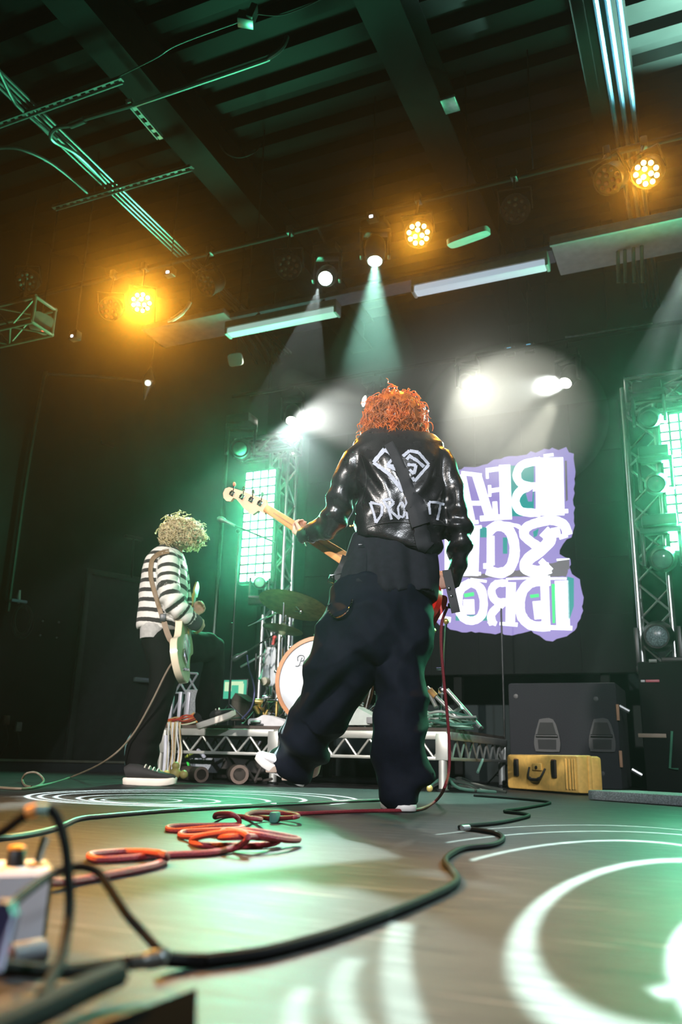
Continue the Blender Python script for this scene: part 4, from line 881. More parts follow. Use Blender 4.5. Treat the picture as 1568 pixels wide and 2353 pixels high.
def fold_j(v, n):
    hz = v.dot(RH); w = mnoise.noise(v*5)
    d = .0035*ridge(mnoise.noise(Vector((hz*6, v.y*6, v.z*4+hz*2))))
    for c, am, rr, kz, kh in ((elbL, .011, .13, 70, 45), (elbR, .012, .14, 75, -20), (pitL, .009, .12, 35, 75), (pitR, .009, .12, 35, -75)):
        k = math.exp(-((v-c).length/rr)**2)
        if k > .02: d += k*am*sin(v.z*kz+hz*kh+w*3)
    k = math.exp(-((v.z-1.17)/.07)**2); d += k*.006*sin(hz*60+w*5+v.z*30)
    return d-.002
co = folds(co, no, fold_j)
jk = put('jacket', co, fs, M_LEA, p1)
jbvh = BVHTree.FromPolygons([Vector(c) for c in co], fs)
def onto(bv, u, v, off=.003, dflt=3.35):
    r = ray(u, v).normalized(); h = bv.ray_cast(CAM, r)
    if h[0] is None: return P(u, v, dflt), -r
    return h[0]-r*off, -r
def drape(bv, pts, wpx, name, m, parent, off=.003, n=10, jit=0.0, th=.0):
    """a painted stroke or band lying on a garment"""
    P2 = bez([Vector((u, v, 0)) for u, v in pts], n) if len(pts) > 2 else [Vector((*pts[0], 0)).lerp(Vector((*pts[1], 0)), k/8) for k in range(9)]
    rows = []; rj = random.Random(int(pts[0][0]))
    for i in range(len(P2)):
        t_ = (P2[min(i+1, len(P2)-1)]-P2[max(i-1, 0)]).normalized(); nr = Vector((-t_.y, t_.x, 0)); ww = (wpx[min(i*len(wpx)//len(P2), len(wpx)-1)] if isinstance(wpx, (list, tuple)) else wpx)/2*(1+rj.uniform(-jit, jit))
        rows.append([onto(bv, *(P2[i]+nr*ww*k).xy, off)[0] for k in (-1, -.5, 0, .5, 1)])
    mb = MB(); vs = [p for r in rows for p in r]; mb.add(vs, [(i*5+k, i*5+k+1, (i+1)*5+k+1, (i+1)*5+k) for i in range(len(rows)-1) for k in range(4)])
    if th:
        b = len(vs); vv = [CAM+(p-CAM)*(1-th/(p-CAM).length) for p in vs]; mb.add(vv, [(i*5+k, i*5+k+1, (i+1)*5+k+1, (i+1)*5+k) for i in range(len(rows)-1) for k in range(4)])
        R = len(rows)
        mb.f += [(i*5, (i+1)*5, b+(i+1)*5, b+i*5) for i in range(R-1)] + [(i*5+4, b+i*5+4, b+(i+1)*5+4, (i+1)*5+4) for i in range(R-1)]
    return mb.build(name, m, parent, angle=80)
M_PAINT = mat('white_fabric_paint', (.42, .45, .52), .7, var=.12, scale=90, spec=.2)
def jp(x, y): return 740+x/3.92, 880+y/3.92
def paint(lst, name='painted_mark', w=8, off=.0035):
    for pts in lst:
        for a, b in zip(pts[:-1], pts[1:]): drape(jbvh, [jp(*a), jp(*b)], w, name, M_PAINT, jk, off, jit=.18)
# emblem of two broken diamonds, then the hand-painted word
paint([[(565, 595), (465, 715), (600, 815), (735, 975), (700, 850)], [(565, 595), (640, 650)]], 'painted_emblem', 9.0)
paint([[(640, 680), (585, 745), (690, 790)], [(590, 745), (650, 745)], [(730, 660), (790, 610), (870, 625), (965, 735), (835, 885), (815, 850)], [(765, 690), (800, 645)], [(800, 665), (860, 700), (920, 755)], [(770, 735), (850, 740), (830, 820), (790, 780)]], 'painted_emblem', 7.0)
paint([[(435, 1075), (470, 1180), (488, 1260), (540, 1180), (545, 1100), (435, 1075)]], 'painted_letter', 6.0)
paint([[(550, 1050), (600, 1130), (628, 1230)], [(555, 1052), (620, 1045), (650, 1080), (600, 1135), (700, 1225)]], 'painted_letter', 5.5)
paint([[(715, 1075), (685, 1120), (695, 1200), (735, 1210), (750, 1140), (730, 1080), (715, 1075)]], 'painted_letter', 5.0)
paint([[(760, 1035), (770, 1225)], [(760, 1040), (800, 1030)]], 'painted_letter', 6.0)
paint([[(965, 1075), (975, 1185)], [(965, 1072), (1035, 1075), (1105, 1095)], [(1070, 1085), (1058, 1160), (1040, 1235)]], 'painted_letter', 5.5)
# seams of the jacket back
M_SEAM = mat('leather_seam', (.02, .02, .022), .35)
for pts in ([(350, 640), (390, 780), (400, 900), (360, 1080), (390, 1250), (430, 1450)], [(400, 1300), (560, 1260), (700, 1250), (850, 1265)], [(1000, 1270), (1150, 1285)], [(330, 1455), (430, 1445), (540, 1460), (700, 1465), (880, 1460), (970, 1450)], [(1080, 640), (1070, 760), (1060, 830)]):
    drape(jbvh, [jp(*a) for a in pts], 2.2, 'seam', M_SEAM, jk, .002, th=.002)
# hem tails and belt ends
M_BUCK = M_CHROME
bp_ = [P(788, 1300, 3.42), P(778, 1318, 3.41), P(770, 1332, 3.41)]
bl = MB().ribbon(bez([P(796, 1278, 3.40), *bp_], 4), .034, -FH, .005).build('belt_end', mat('belt_leather', (.02, .02, .022), .6, spec=.3), jk)
bq = [P(757, 1326, 3.405), P(776, 1308, 3.405), P(786, 1330, 3.405), P(779, 1347, 3.405)]
bq = [P(753, 1337, 3.405), P(759, 1322, 3.405), P(787, 1318, 3.405), P(781, 1347, 3.405)]
MB().tube(bq, .0038, 8, closed=True).build('buckle', M_CHROME, jk); MB().rod(P(767, 1320, 3.404), P(768, 1342, 3.404), .003, 6).build('buckle_pin', M_CHROME, jk)
be = MB().ribbon(bez([P(1026, 1310, 3.42), P(1034, 1345, 3.41), P(1043, 1385, 3.40), P(1048, 1408, 3.40)], 4), .036, -FH, .005).build('belt_end', mat('belt_leather', (.02, .02, .022), .6, spec=.3), jk)
for u, v in ((1033, 1352), (1038, 1370)): MB().lathe([(.006, 0), (.006, .002), (.003, .003)], P(u, v, 3.397), -FH, 10).build('eyelet', M_CHROME, be)
for u, v in ((806, 1209), (812, 1208)): MB().lathe([(.005, 0), (.005, .002), (.002, .003)], onto(jbvh, u, v, .001)[0], -FH, 8).build('snap', mat('brass', (.6, .35, .1), .3, .9), jk)
MB().rod(onto(jbvh, 700, 1243, .004)[0], onto(jbvh, 704, 1254, .004)[0], .003, 6).build('zip_pull', M_CHROME, jk)
# shirt hanging below the jacket
M_TEE = cloth('charcoal_jersey', (.013, .0145, .0195), .9, 0, 900)
sh = loft(px_secs([(905, 1235, 3.47, 92, .12), (903, 1262, 3.47, 98, .13), (900, 1290, 3.47, 104, .14), (896, 1320, 3.47, 109, .15), (893, 1345, 3.47, 112, .158), (890, 1366, 3.47, 113, .162)], 0), 36, 2.3)
co, no, fs = fuse([sh], .009, 2)
def fold_s(v, n):
    hz = v.dot(RH); k = max(0, min(1, (1.2-v.z)/.25)); return k*(.012*sin(hz*34+.6)+.006*sin(hz*71+v.z*9))
co = folds(co, no, fold_s)
vv = np.array([(Vector(c).dot(RH)) for c in co]); zmin = co[:, 2].min()
low = co[:, 2] < zmin+.03; co[low, 2] += (.012*np.sin(vv[low]*22)+.006*np.sin(vv[low]*55)).astype('f')
put('shirt', co, fs, M_TEE, p1)
sb = BVHTree.FromPolygons([Vector(c) for c in co], fs)
drape(sb, [(842, 1268), (841, 1310), (840, 1362)], 2.0, 'shirt_seam', M_TEE, p1, .002, th=.003)
# pocket chain on the trousers
tb = BVHTree.FromPolygons([Vector(v.co)+p1.location for v in tr.data.vertices], [list(p.vertices) for p in tr.data.polygons])
cp = [onto(tb, u, v, .016)[0] for u, v in ((810, 1378), (806, 1392), (795, 1408), (780, 1418), (767, 1417), (757, 1406), (754, 1394), (760, 1386))]
cpp = bez(cp, 5); mb = MB()
for i, p in enumerate(cpp[:-1]): mb.tube([p, cpp[i+1]], .0032 if i % 2 else .0045, 6)
mb.build('pocket_chain', M_CHROME, p1)
# hair
M_HAIR1 = mat('orange_hair', (.74, .20, .028), .38, var=.45, scale=22, trans=.5, spec=.9)
MB_h = lump(P(906, 962, 3.52), (.138, .128, .125), .10, 3.2, 3.0)
h1 = MB_h.build('hair', M_HAIR1, p1, angle=180)
curls('curl', P(906, 960, 3.52), (.138, .132, .130), M_HAIR1, h1, 1150, None, (0, 0, -1), .075, 5, turns=1.5, cr=.009, tr=.0034, zmin=-.75)
# shoes
M_SH1 = mat('white_canvas', (.72, .72, .74), .6, var=.06); M_SOLE1 = mat('off_white_sole', (.66, .63, .60), .55, var=.1); M_TAN = mat('tan_suede', (.33, .25, .20), .8)
hL = P(696, 1809, 3.84); tL = P(582, 1752, 3.78)
s1_ = shoe(p1, hL, tL, UZ*.9 - FH*.05 + RH*.45, .105, M_SH1, M_SOLE1, M_SH1, sole_h=.036, ankle=.075)
for t in (.30, .62): 
    q0 = hL.lerp(tL, t); MB().box(q0 - FH*.050 + UZ*.012, (.05, .012, .03), Matrix((RH, FH, UZ)).transposed(), bev=.006).build('side_patch', M_TAN, s1_)
hR = PZ(937, 1866, 0.002); tR = hR + FH*.27 - RH*.05
s2_ = shoe(p1, hR, tR, UZ, .11, M_TAN, M_SOLE1, M_SH1, sole_h=.026, ankle=.06)
# guitar strap across the back
M_STRAP = mat('black_webbing', (.012, .013, .017), .7, var=.2, scale=300, bump=.2, bscale=900)
drape(jbvh, [(893, 1018), (908, 1045), (925, 1085), (942, 1130), (955, 1165), (965, 1205), (975, 1250), (985, 1262)], [22, 24, 26, 27, 28, 30, 36, 38], 'strap_band', M_STRAP, p1, .006, th=.004)
drape(jbvh, [(940, 1150), (955, 1160), (963, 1190), (968, 1206)], 44, 'strap_pad', M_STRAP, p1, .012, th=.006)

# ------------------------------------------------------------------ the bass
MAPLE = mat('maple_neck', (.62, .30, .11), .35, var=.15, scale=25, coat=.4); MAPLEH = mat('maple_head', (.66, .40, .27), .4, var=.08, coat=.3)
bassc = P(935, 1372, 3.72)
bs = thing('electric_bass', bassc, 'red electric bass with maple neck held by the person in leather', 'guitar')
hd0 = P(612, 1168, 4.02); nk1 = P(792, 1284, 3.72)
ax = (nk1-hd0).normalized(); fw = (FH + UZ*.25); fw = (fw-ax*fw.dot(ax)).normalized(); wd_ = ax.cross(fw)
secs = []
for t, w in ((0, .021), (.25, .024), (.5, .027), (.8, .031), (1.0, .033), (1.12, .034)): secs.append((hd0+(nk1-hd0)*t, w, .013, wd_))
MB_n = loft(secs, 14, 2.6); nkk = MB_n.build('neck', MAPLE, bs)
MB().ribbon([hd0+(nk1-hd0)*t + fw*.013 for t in (0, .5, 1.12)], [.042, .054, .068], fw, .006).build('fretboard', mat('fretboard_dark', (.10, .045, .02), .4), bs)
MB().ribbon([hd0+(nk1-hd0)*t - fw*.0128 for t in (.12, .5, 1.0)], [.007, .007, .007], -fw, .001).build('skunk_stripe', mat('skunk_stripe', (.35, .17, .08), .4), bs)
# headstock outline in pixels -> plane
hc0 = P(566, 1146, 4.08)
def HP(x, y): return PLN(480+x/3.733, 880+y/3.733, hd0, fw)
out = [(500, 1060), (480, 1125), (425, 1095), (375, 1130), (345, 1115), (300, 1075), (265, 1030), (235, 995), (210, 985), (185, 1015), (150, 1012), (126, 985), (122, 945), (140, 905), (175, 893), (215, 905), (250, 915), (300, 930), (350, 950), (400, 970), (450, 985), (490, 1000)]
MB().prism([HP(*q) for q in out], fw, .014).build('headstock', MAPLEH, bs, angle=50)
for k, (x, y) in enumerate(((205, 950), (290, 980), (370, 1005), (445, 1035))):
    c = HP(x, y)
    tp = MB().box(c - fw*.004, (.034, .008, .028), Matrix((ax, fw, wd_)).transposed(), bev=.003).build('tuner_plate', M_CHROME, bs)
    MB().lathe([(.010, 0), (.010, .008), (.007, .011)], c-fw*.008, -fw, 12).build('tuner_gear', M_CHROME, tp)
    e = c + (HP(x+18, y-95)-c)*(.85 if k in (0, 3) else .75)
    MB().rod(c, e, .003, 6).build('tuner_post', M_CHROME, tp)
    MB().sphere(e, .013, .55, 1, 1.0, seg=10).build('tuner_button', [mat('tuner_red', (.65, .12, .12), .3), M_CHROME, M_CHROME, mat('tuner_green', (.12, .32, .24), .3)][k], tp)
MRED = mat('red_lacquer', (.75, .02, .012), .25, var=.06, coat=.5)
bo = []
o2 = [(-.16, .02), (-.13, .10), (-.05, .13), (.04, .085), (.12, .10), (.22, .135), (.30, .10), (.33, .02), (.30, -.08), (.22, -.14), (.12, -.13), (.03, -.085), (-.05, -.11), (-.14, -.13), (-.17, -.10), (-.12, -.05)]
bb = bez([nk1 + ax*(x+.21) + wd_*y for x, y in o2+[o2[0]]], 4)[:-1]
bd = MB().prism([p + fw*.0 for p in bb], fw, .042).build('bass_body', MRED, bs, angle=40)
rp_ = [P(992, 1385, 3.60), P(1010, 1368, 3.60), P(1028, 1372, 3.60), P(1025, 1395, 3.6), P(1012, 1415, 3.6), P(996, 1441, 3.60), P(990, 1430, 3.60)]
MB().prism(bez([*rp_, rp_[0]], 4)[:-1], (FH+UZ*.1), .04).build('bass_horn', MRED, bs, angle=40)
for k in range(4):
    o_ = wd_*(k-1.5)*.011
    MB().rod(hd0+fw*.022+o_*.7, nk1+ax*.36+fw*.055+o_*1.4, .0012, 4).build('string', M_STEEL, bs)
MB().lathe([(.012, 0), (.012, .01), (.008, .016)], P(1030, 1392, 3.58), RH, 12).build('jack_plug', M_BLKMET, bs)

# ------------------------------------------------------------------ guitarist in the striped sweater
def c7(x, y): return 240+x/3.361, 1150+y/3.361
def Q(x, y, d): return P(*c7(x, y), d)
def QS(lst, ax=None):
    out = []
    for (x, y, d, h, dep) in lst:
        u, v = c7(x, y); k = MPP(u, v, d); out.append((P(u, v, d), h/3.361*k, dep if dep else h/3.361*k*.85, ax or RH))
    return out
p2 = thing('person', PZ(345, 1803), 'blond curly person in a striped sweater playing a cream guitar with one foot up', 'person')
SK2 = skin_mat('skin_warm', (.60, .33, .22))
hc2 = Q(545, 285, 5.62)
fc2 = (RH*.86 + FH*.35 - UZ*.42)
RW = Q(715, 935, 5.60); LWp = Q(705, 865, 5.80)
h2 = head(hc2, fc2, UZ + RH*.25)
rh2 = hand(RW, Q(745, 985, 5.66)-RW, RH*-.3+FH*.6, UZ, 1.0, (30, 40, 30))
lh2 = hand(Q(690, 880, 5.83), Q(728, 850, 5.86)-Q(690, 880, 5.83), FH*-.9+UZ*.2, UZ, .95, (60, 55, 35))
bdy = [loft(QS([(500, 420, 5.62, 40, .05), (515, 370, 5.62, 40, .055), (535, 330, 5.62, 42, .055)]), 14),
       loft(QS([(430, 1080, 5.62, 110, .12), (420, 900, 5.62, 110, .11), (440, 700, 5.62, 110, .12), (470, 520, 5.62, 100, .12), (500, 420, 5.62, 60, .08)]), 18),
       loft(QS([(500, 480, 5.55, 50, .05), (495, 620, 5.50, 48, .05), (530, 770, 5.48, 44, .045), (620, 860, 5.54, 38, .04), (712, 930, 5.60, 28, .03)]), 14),
       loft(QS([(540, 480, 5.75, 50, .05), (580, 650, 5.80, 46, .05), (610, 780, 5.84, 42, .045), (650, 850, 5.84, 36, .035), (692, 878, 5.83, 28, .03)]), 14),
       loft(QS([(420, 1100, 5.58, 70, .08), (455, 1400, 5.54, 55, .06), (370, 1700, 5.50, 48, .055), (290, 1980, 5.48, 38, .045), (285, 2090, 5.48, 36, .05)]), 14),
       loft(QS([(500, 1110, 5.72, 70, .08), (680, 1140, 5.86, 58, .07), (840, 1150, 6.02, 54, .06), (830, 1300, 6.10, 50, .06), (800, 1550, 6.16, 40, .05), (785, 1690, 6.17, 36, .05)]), 14)]
co, no, fs = fuse(bdy+h2+rh2+lh2, .0085, 3)
put('body', co, fs, SK2, p2)
q2 = lambda x, y, z: hc2 + (fc2.normalized().cross((UZ+RH*.25 - fc2.normalized()*(UZ+RH*.25).dot(fc2.normalized())).normalized())*x + fc2.normalized()*y + (UZ+RH*.25).normalized()*z)
for s in (-1, 1): MB().sphere(q2(s*.031, .078, .004), .012, seg=10).build('eye', mat('eye_white', (.75, .74, .7), .2), p2)
# trousers
stand = loft(QS([(430, 1020, 5.62, 130, .14), (432, 1090, 5.61, 132, .15), (445, 1180, 5.60, 122, .14), (462, 1290, 5.58, 102, .12), (450, 1450, 5.56, 98, .11), (410, 1600, 5.53, 98, .11), (345, 1760, 5.50, 105, .115), (300, 1900, 5.48, 112, .12), (285, 2010, 5.48, 118, .125), (283, 2090, 5.48, 122, .13)]), 22, 2.2)
rais = loft(QS([(470, 1080, 5.68, 110, .13), (560, 1120, 5.74, 100, .12), (680, 1130, 5.84, 88, .11), (800, 1130, 5.98, 78, .10), (855, 1150, 6.05, 72, .10), (850, 1240, 6.09, 74, .10), (830, 1380, 6.13, 82, .10), (805, 1520, 6.16, 90, .105), (790, 1640, 6.17, 86, .10), (785, 1700, 6.17, 76, .09)]), 22, 2.2)
co, no, fs = fuse([stand, rais], .012, 5)
co = folds(co, no, lambda v, n: .008*ridge(nz(v, 6, 6, 4))+.006*sin(v.z*48+nz(v, 7, 7, 7)*5)*math.exp(-((v.z-.15)/.14)**2)+.004*nz(v, 18, 18, 18))
put('trousers', co, fs, cloth('black_denim', (.0035, .0032, .0032), .8), p2)
# sweater with knitted stripes
def knit():
    m = bpy.data.materials.new('striped_knit'); m.use_nodes = True; n = m.node_tree.nodes; l = m.node_tree.links; b = n['Principled BSDF']
    at_ = n.new('ShaderNodeAttribute'); at_.attribute_name = 'stripe'; tc = n.new('ShaderNodeTexCoord')
    no_ = n.new('ShaderNodeTexNoise'); no_.inputs['Scale'].default_value = 60; no_.inputs['Detail'].default_value = 4; l.new(tc.outputs['Object'], no_.inputs[0])
    ad = n.new('ShaderNodeMath'); ad.operation = 'MULTIPLY_ADD'; l.new(no_.outputs['Fac'], ad.inputs[0]); ad.inputs[1].default_value = .10; l.new(at_.outputs['Fac'], ad.inputs[2])
    fr = n.new('ShaderNodeMath'); fr.operation = 'FRACT'; l.new(ad.outputs[0], fr.inputs[0])
    r = n.new('ShaderNodeValToRGB'); e = r.color_ramp.elements; e[0].position = .0; e[0].color = (.74, .70, .63, 1); e[1].position = .55; e[1].color = (.74, .70, .63, 1)
    k = e.new(.585); k.color = (.030, .024, .022, 1); k = e.new(.965); k.color = (.030, .024, .022, 1); k = e.new(1.0); k.color = (.74, .70, .63, 1)
    l.new(fr.outputs[0], r.inputs[0])
    # dark knitted cuffs
    a2 = n.new('ShaderNodeAttribute'); a2.attribute_name = 'cuff'; mx = n.new('ShaderNodeMix'); mx.data_type = 'RGBA'; l.new(a2.outputs['Fac'], mx.inputs[0]); l.new(r.outputs[0], mx.inputs[6]); mx.inputs[7].default_value = (.012, .020, .018, 1)
    l.new(mx.outputs[2], b.inputs['Base Color']); b.inputs['Roughness'].default_value = .9; b.inputs['Sheen Weight'].default_value = .06
    n2 = n.new('ShaderNodeTexNoise'); n2.inputs['Scale'].default_value = 260; n2.inputs['Detail'].default_value = 3; l.new(tc.outputs['Object'], n2.inputs[0])
    bp = n.new('ShaderNodeBump'); bp.inputs['Strength'].default_value = .6; bp.inputs['Distance'].default_value = .006; l.new(n2.outputs['Fac'], bp.inputs['Height']); l.new(bp.outputs[0], b.inputs['Normal'])
    return m
Tsec = QS([(500, 362, 5.62, 62, .075), (495, 385, 5.62, 90, .10), (490, 420, 5.62, 125, .125), (478, 470, 5.62, 155, .15), (470, 540, 5.62, 168, .165), (464, 640, 5.62, 176, .17), (456, 740, 5.62, 182, .17), (446, 840, 5.61, 178, .17), (424, 930, 5.61, 164, .165), (412, 985, 5.61, 155, .16), (408, 1008, 5.61, 148, .15)])
Asec = QS([(490, 440, 5.52, 72, .075), (500, 500, 5.49, 82, .08), (497, 590, 5.47, 80, .08), (497, 680, 5.45, 82, .08), (515, 760, 5.44, 86, .082), (560, 820, 5.46, 82, .078), (620, 872, 5.50, 66, .066), (670, 912, 5.55, 54, .055), (705, 945, 5.585, 58, .055), (735, 960, 5.60, 52, .05)])
Bsec = QS([(545, 430, 5.72, 62, .07), (575, 500, 5.78, 66, .075), (590, 600, 5.82, 62, .075), (600, 700, 5.85, 62, .07), (620, 790, 5.86, 58, .065), (650, 845, 5.85, 46, .055), (680, 872, 5.84, 40, .045)])
co, no, fs = fuse([loft(Tsec, 26, 2.3), loft(Asec, 20), loft(Bsec, 18)], .011, 4)
elb = Q(560, 800, 5.4)
co = folds(co, no, lambda v, n: .006*ridge(nz(v, 5, 5, 7))+.012*math.exp(-((v-elb).length/.14)**2)*sin(v.z*60-v.dot(RH)*60)+.010*math.exp(-((v.z-.98)/.10)**2)*nz(v, 9, 9, 3)-.002)
def chain_param(co, secs):
    c = np.array([tuple(s[0]) for s in secs]); best = np.full(len(co), 1e9); par_ = np.zeros(len(co)); acc = 0
    for i in range(len(c)-1):
        d = c[i+1]-c[i]; L = np.linalg.norm(d); t = np.clip(((co-c[i])@d)/L**2, 0, 1); dist = np.linalg.norm(co-(c[i]+t[:, None]*d), axis=1)/((secs[i][1]+secs[i+1][1])/2)
        m = dist < best; best[m] = dist[m]; par_[m] = acc+t[m]*L; acc += L
    return best, par_
bT, _t = chain_param(co, Tsec); bA, pA = chain_param(co, Asec); bB, pB = chain_param(co, Bsec)
hzv = co@np.array(tuple(RH)); dpv = co@np.array(tuple(FH))
zs = (co[:, 2] + .10*(hzv-hzv.mean()) + .05*(dpv-dpv.mean()))/.0665
stripe = np.where((bA < bT) & (bA <= bB), pA/.0665+.25, np.where(bB < bT, pB/.0665+.6, -zs))
LA = pA.max()
cuff = np.where((bA < bT) & (bA <= bB) & (pA > LA-.085), 1.0, 0.0)
sw = put('sweater', co, fs, knit(), p2, attr={'stripe': stripe, 'cuff': cuff})
swb = BVHTree.FromPolygons([Vector(c) for c in co], fs)
tee = loft(QS([(402, 960, 5.60, 112, .15), (396, 1010, 5.60, 112, .152), (390, 1045, 5.60, 106, .15), (388, 1078, 5.60, 104, .148)]), 26, 2.3)
tee.build('undershirt', cloth('grey_jersey', (.42, .40, .37), .9, .2), p2, angle=60)
# hair
M_HAIR2 = mat('blond_hair', (.84, .66, .40), .42, var=.35, scale=30, trans=.45, spec=.8)
h2o = lump(Q(556, 262, 5.61), (.112, .115, .105), .12, 3.0, 9.0).build('hair', M_HAIR2, p2, angle=180)
curls('curl', Q(562, 255, 5.61), (.125, .12, .108), M_HAIR2, h2o, 900, None, tuple(RH*.5-UZ*.8), .07, 11, turns=2.0, cr=.011, tr=.0040, zmin=-.45)
curls('fringe', Q(640, 265, 5.60), (.085, .09, .085), M_HAIR2, h2o, 260, None, tuple(RH*.7-UZ*.5), .065, 21, turns=2.0, cr=.011, tr=.0042, zmin=-.3)
# shoes
M_BLKC = mat('black_canvas', (.02, .018, .018), .8); M_CREAM = mat('cream_rubber', (.74, .66, .56), .55, var=.06)
shoe(p2, PZ(283, 1803, .001), PZ(283, 1803, .001)+RH*.325-FH*.01, UZ, .115, M_BLKC, M_CREAM, M_CREAM, sole_h=.042, ankle=.085)
ZR = .40
hR2 = Q(722, 1770, 6.12); tR2 = Q(1022, 1672, 6.12); 
shoe(p2, hR2, tR2, UZ - RH*.2, .115, M_BLKC, M_CREAM, M_CREAM, sole_h=.042, ankle=.085)

# ------------------------------------------------------------------ cream guitar, seen almost along its face
g2 = thing('electric_guitar', Q(620, 1140, 5.5), 'cream electric guitar with maple headstock hung on the striped sweater', 'guitar')
CREAM = mat('cream_lacquer', (.74, .62, .44), .28, var=.05, coat=.5); CREAMF = mat('greenish_cream_lacquer', (.50, .47, .28), .25, var=.06, coat=.5)  # face colour is greener and darker than the sides
ga = (Q(690, 690, 6.0)-Q(612, 1150, 5.48)).normalized()       # along the neck, up
gn = (RH*.93 - FH*.24); gn = (gn-ga*gn.dot(ga)).normalized()     # way the face looks
gs = ga.cross(gn)
gc = Q(600, 1140, 5.50)
ol = [(.235, .03), (.22, .10), (.15, .155), (.06, .12), (-.02, .125), (-.12, .165), (-.22, .12), (-.27, .0), (-.23, -.12), (-.13, -.165), (-.03, -.12), (.06, -.125), (.17, -.15), (.205, -.10), (.17, -.035)]
bb = bez([gc + ga*y*.98 + gs*x for y, x in ol+[ol[0]]], 4)[:-1]
gb = MB().prism([p - gn*.022 for p in bb], gn, .044).build('guitar_body', CREAM, g2, angle=40)
MB().prism([gc + (p-gc)*.985 + gn*.0222 for p in bb], gn, .002).build('face', CREAMF, gb, angle=40)
pg = bez([gc + ga*y*.8 + gs*x + gn*.025 for y, x in [(.16, .03), (.10, .09), (.0, .08), (-.12, .10), (-.16, .02), (-.05, -.05), (.08, -.06), (.16, .03)]], 4)[:-1]
MB().prism(pg, gn, .003).build('pickguard', mat('pickguard_mint', (.45, .52, .42), .35), gb)
for x, y in ((-.17, .05), (-.205, .02), (-.13, .085)): MB().lathe([(.012, 0), (.011, .014), (.006, .016)], gc+ga*y*-1*.0+ga*x+gs*y+gn*.024, gn, 12).build('knob', M_CHROME, gb)
MB().box(gc-ga*.10+gn*.032, (.08, .07, .012), Matrix((gs, ga, gn)).transposed(), bev=.003).build('bridge', M_CHROME, gb)
for y in (.0, .07): MB().box(gc+ga*y+gn*.030, (.09, .035, .014), Matrix((gs, ga, gn)).transposed(), bev=.003).build('pickup', M_WHITE, gb)
MB().lathe([(.013, 0), (.013, .004), (.007, .012)], gc-ga*.15-gs*.135, -gs, 12).build('jack_cup', M_CHROME, gb)
n0 = gc + ga*.17 + gn*.02; n1 = Q(694, 790, 5.62)
n1 = n0 + ga*.46
MAP2 = mat('yellow_maple', (.72, .42, .12), .35, var=.1, coat=.4)
loft([(n0, .028, .012, gs), (n0+ga*.2, .026, .011, gs), (n1, .022, .011, gs)], 12, 2.5).build('neck', MAP2, g2)
MB().prism(bez([n1 + ga*y + gs*x for y, x in [(0, .022), (.03, .04), (.09, .045), (.16, .05), (.19, .03), (.18, .0), (.14, -.012), (.05, -.03), (0, -.022), (0, .022)]], 3)[:-1], gn, .014).build('headstock', MAP2, g2, angle=50)
for k in range(6): MB().lathe([(.006, 0), (.006, .018), (.003, .02)], n1+ga*(.03+.024*k)+gs*(.042+.001*k), gs, 8).build('tuner', M_CHROME, g2)
for k in range(6): MB().rod(gc-ga*.10+gn*.042+gs*(k-2.5)*.009, n1+ga*.02+gn*.014+gs*(k-2.5)*.006, .0009, 4).build('string', M_STEEL, g2)
# strap lying on the sweater
st_pts = [(500, 392), (430, 408), (375, 450), (357, 520), (360, 600), (385, 700), (415, 800), (445, 900), (470, 970)]
M_ST2 = mat('tan_strap', (.20, .13, .07), .6, var=.15)
drape(swb, [c7(*a) for a in st_pts], 10.5, 'guitar_strap', M_ST2, g2, .006, th=.004)
MB().ribbon(bez([Q(462, 940, 5.40), Q(485, 1020, 5.39), Q(515, 1090, 5.39), Q(545, 1160, 5.42), Q(560, 1195, 5.46)], 4), [.036]*8+[.026]*9, -FH, .004).build('strap_tail', M_ST2, g2)
MB().box(Q(452, 905, 5.41), (.04, .012, .05), Matrix((RH, FH, UZ)).transposed(), bev=.004).build('strap_slider', M_BLKMET, g2)

# ------------------------------------------------------------------ drum riser
YR0, YR1 = 5.44, 7.1
xR = PY(1028, 1690, YR0).x; xL = PY(362, 1690, YR0).x
rs = thing('drum_riser', ((xL+xR)/2, YR0, 0), 'low aluminium drum riser with zigzag side rails', 'riser')
M_DECK = mat('deck_plywood', (.075, .055, .045), .7, var=.3, scale=9); M_RAIL = mat('rail_aluminium', (.52, .52, .48), .4, .55, var=.12, scale=8)
MB().box(((xL+xR)/2, (YR0+YR1)/2, ZR-.012), (xR-xL, YR1-YR0, .024)).build('deck', M_DECK, rs, smooth=False)
def rail(a, b, n, skip=False):
    a = Vector(a); b = Vector(b); d = (b-a).normalized(); R = Matrix((d, d.cross(UZ)*-1, UZ)).transposed(); L = (b-a).length
    MB().box((a+b)/2+UZ*(ZR-.05), (L, .045, .05), R, bev=.004).build('upper_rail', M_RAIL, rs); MB().box((a+b)/2+UZ*(ZR-.195), (L, .035, .022), R, bev=.004).build('lower_rail', M_RAIL, rs)
    for i in range(n):
        for s in (0, 1):
            p0 = a+d*L*(i+.5*s)/n; p1_ = a+d*L*(i+.5+.5*s)/n
            z0, z1 = ((ZR-.075, ZR-.19) if s == 0 else (ZR-.19, ZR-.075))
            MB().rod(p0+UZ*z0, p1_+UZ*z1, .0085, 8).build('rail_brace', M_RAIL, rs)
xm = PY(632, 1690, YR0).x
rail((xL, YR0, 0), (xm, YR0, 0), 5); rail((xm, YR0, 0), (xR, YR0, 0), 7); rail((xR, YR0, 0), (xR, YR1, 0), 8); rail((xL, YR0, 0), (xL, YR1, 0), 8)
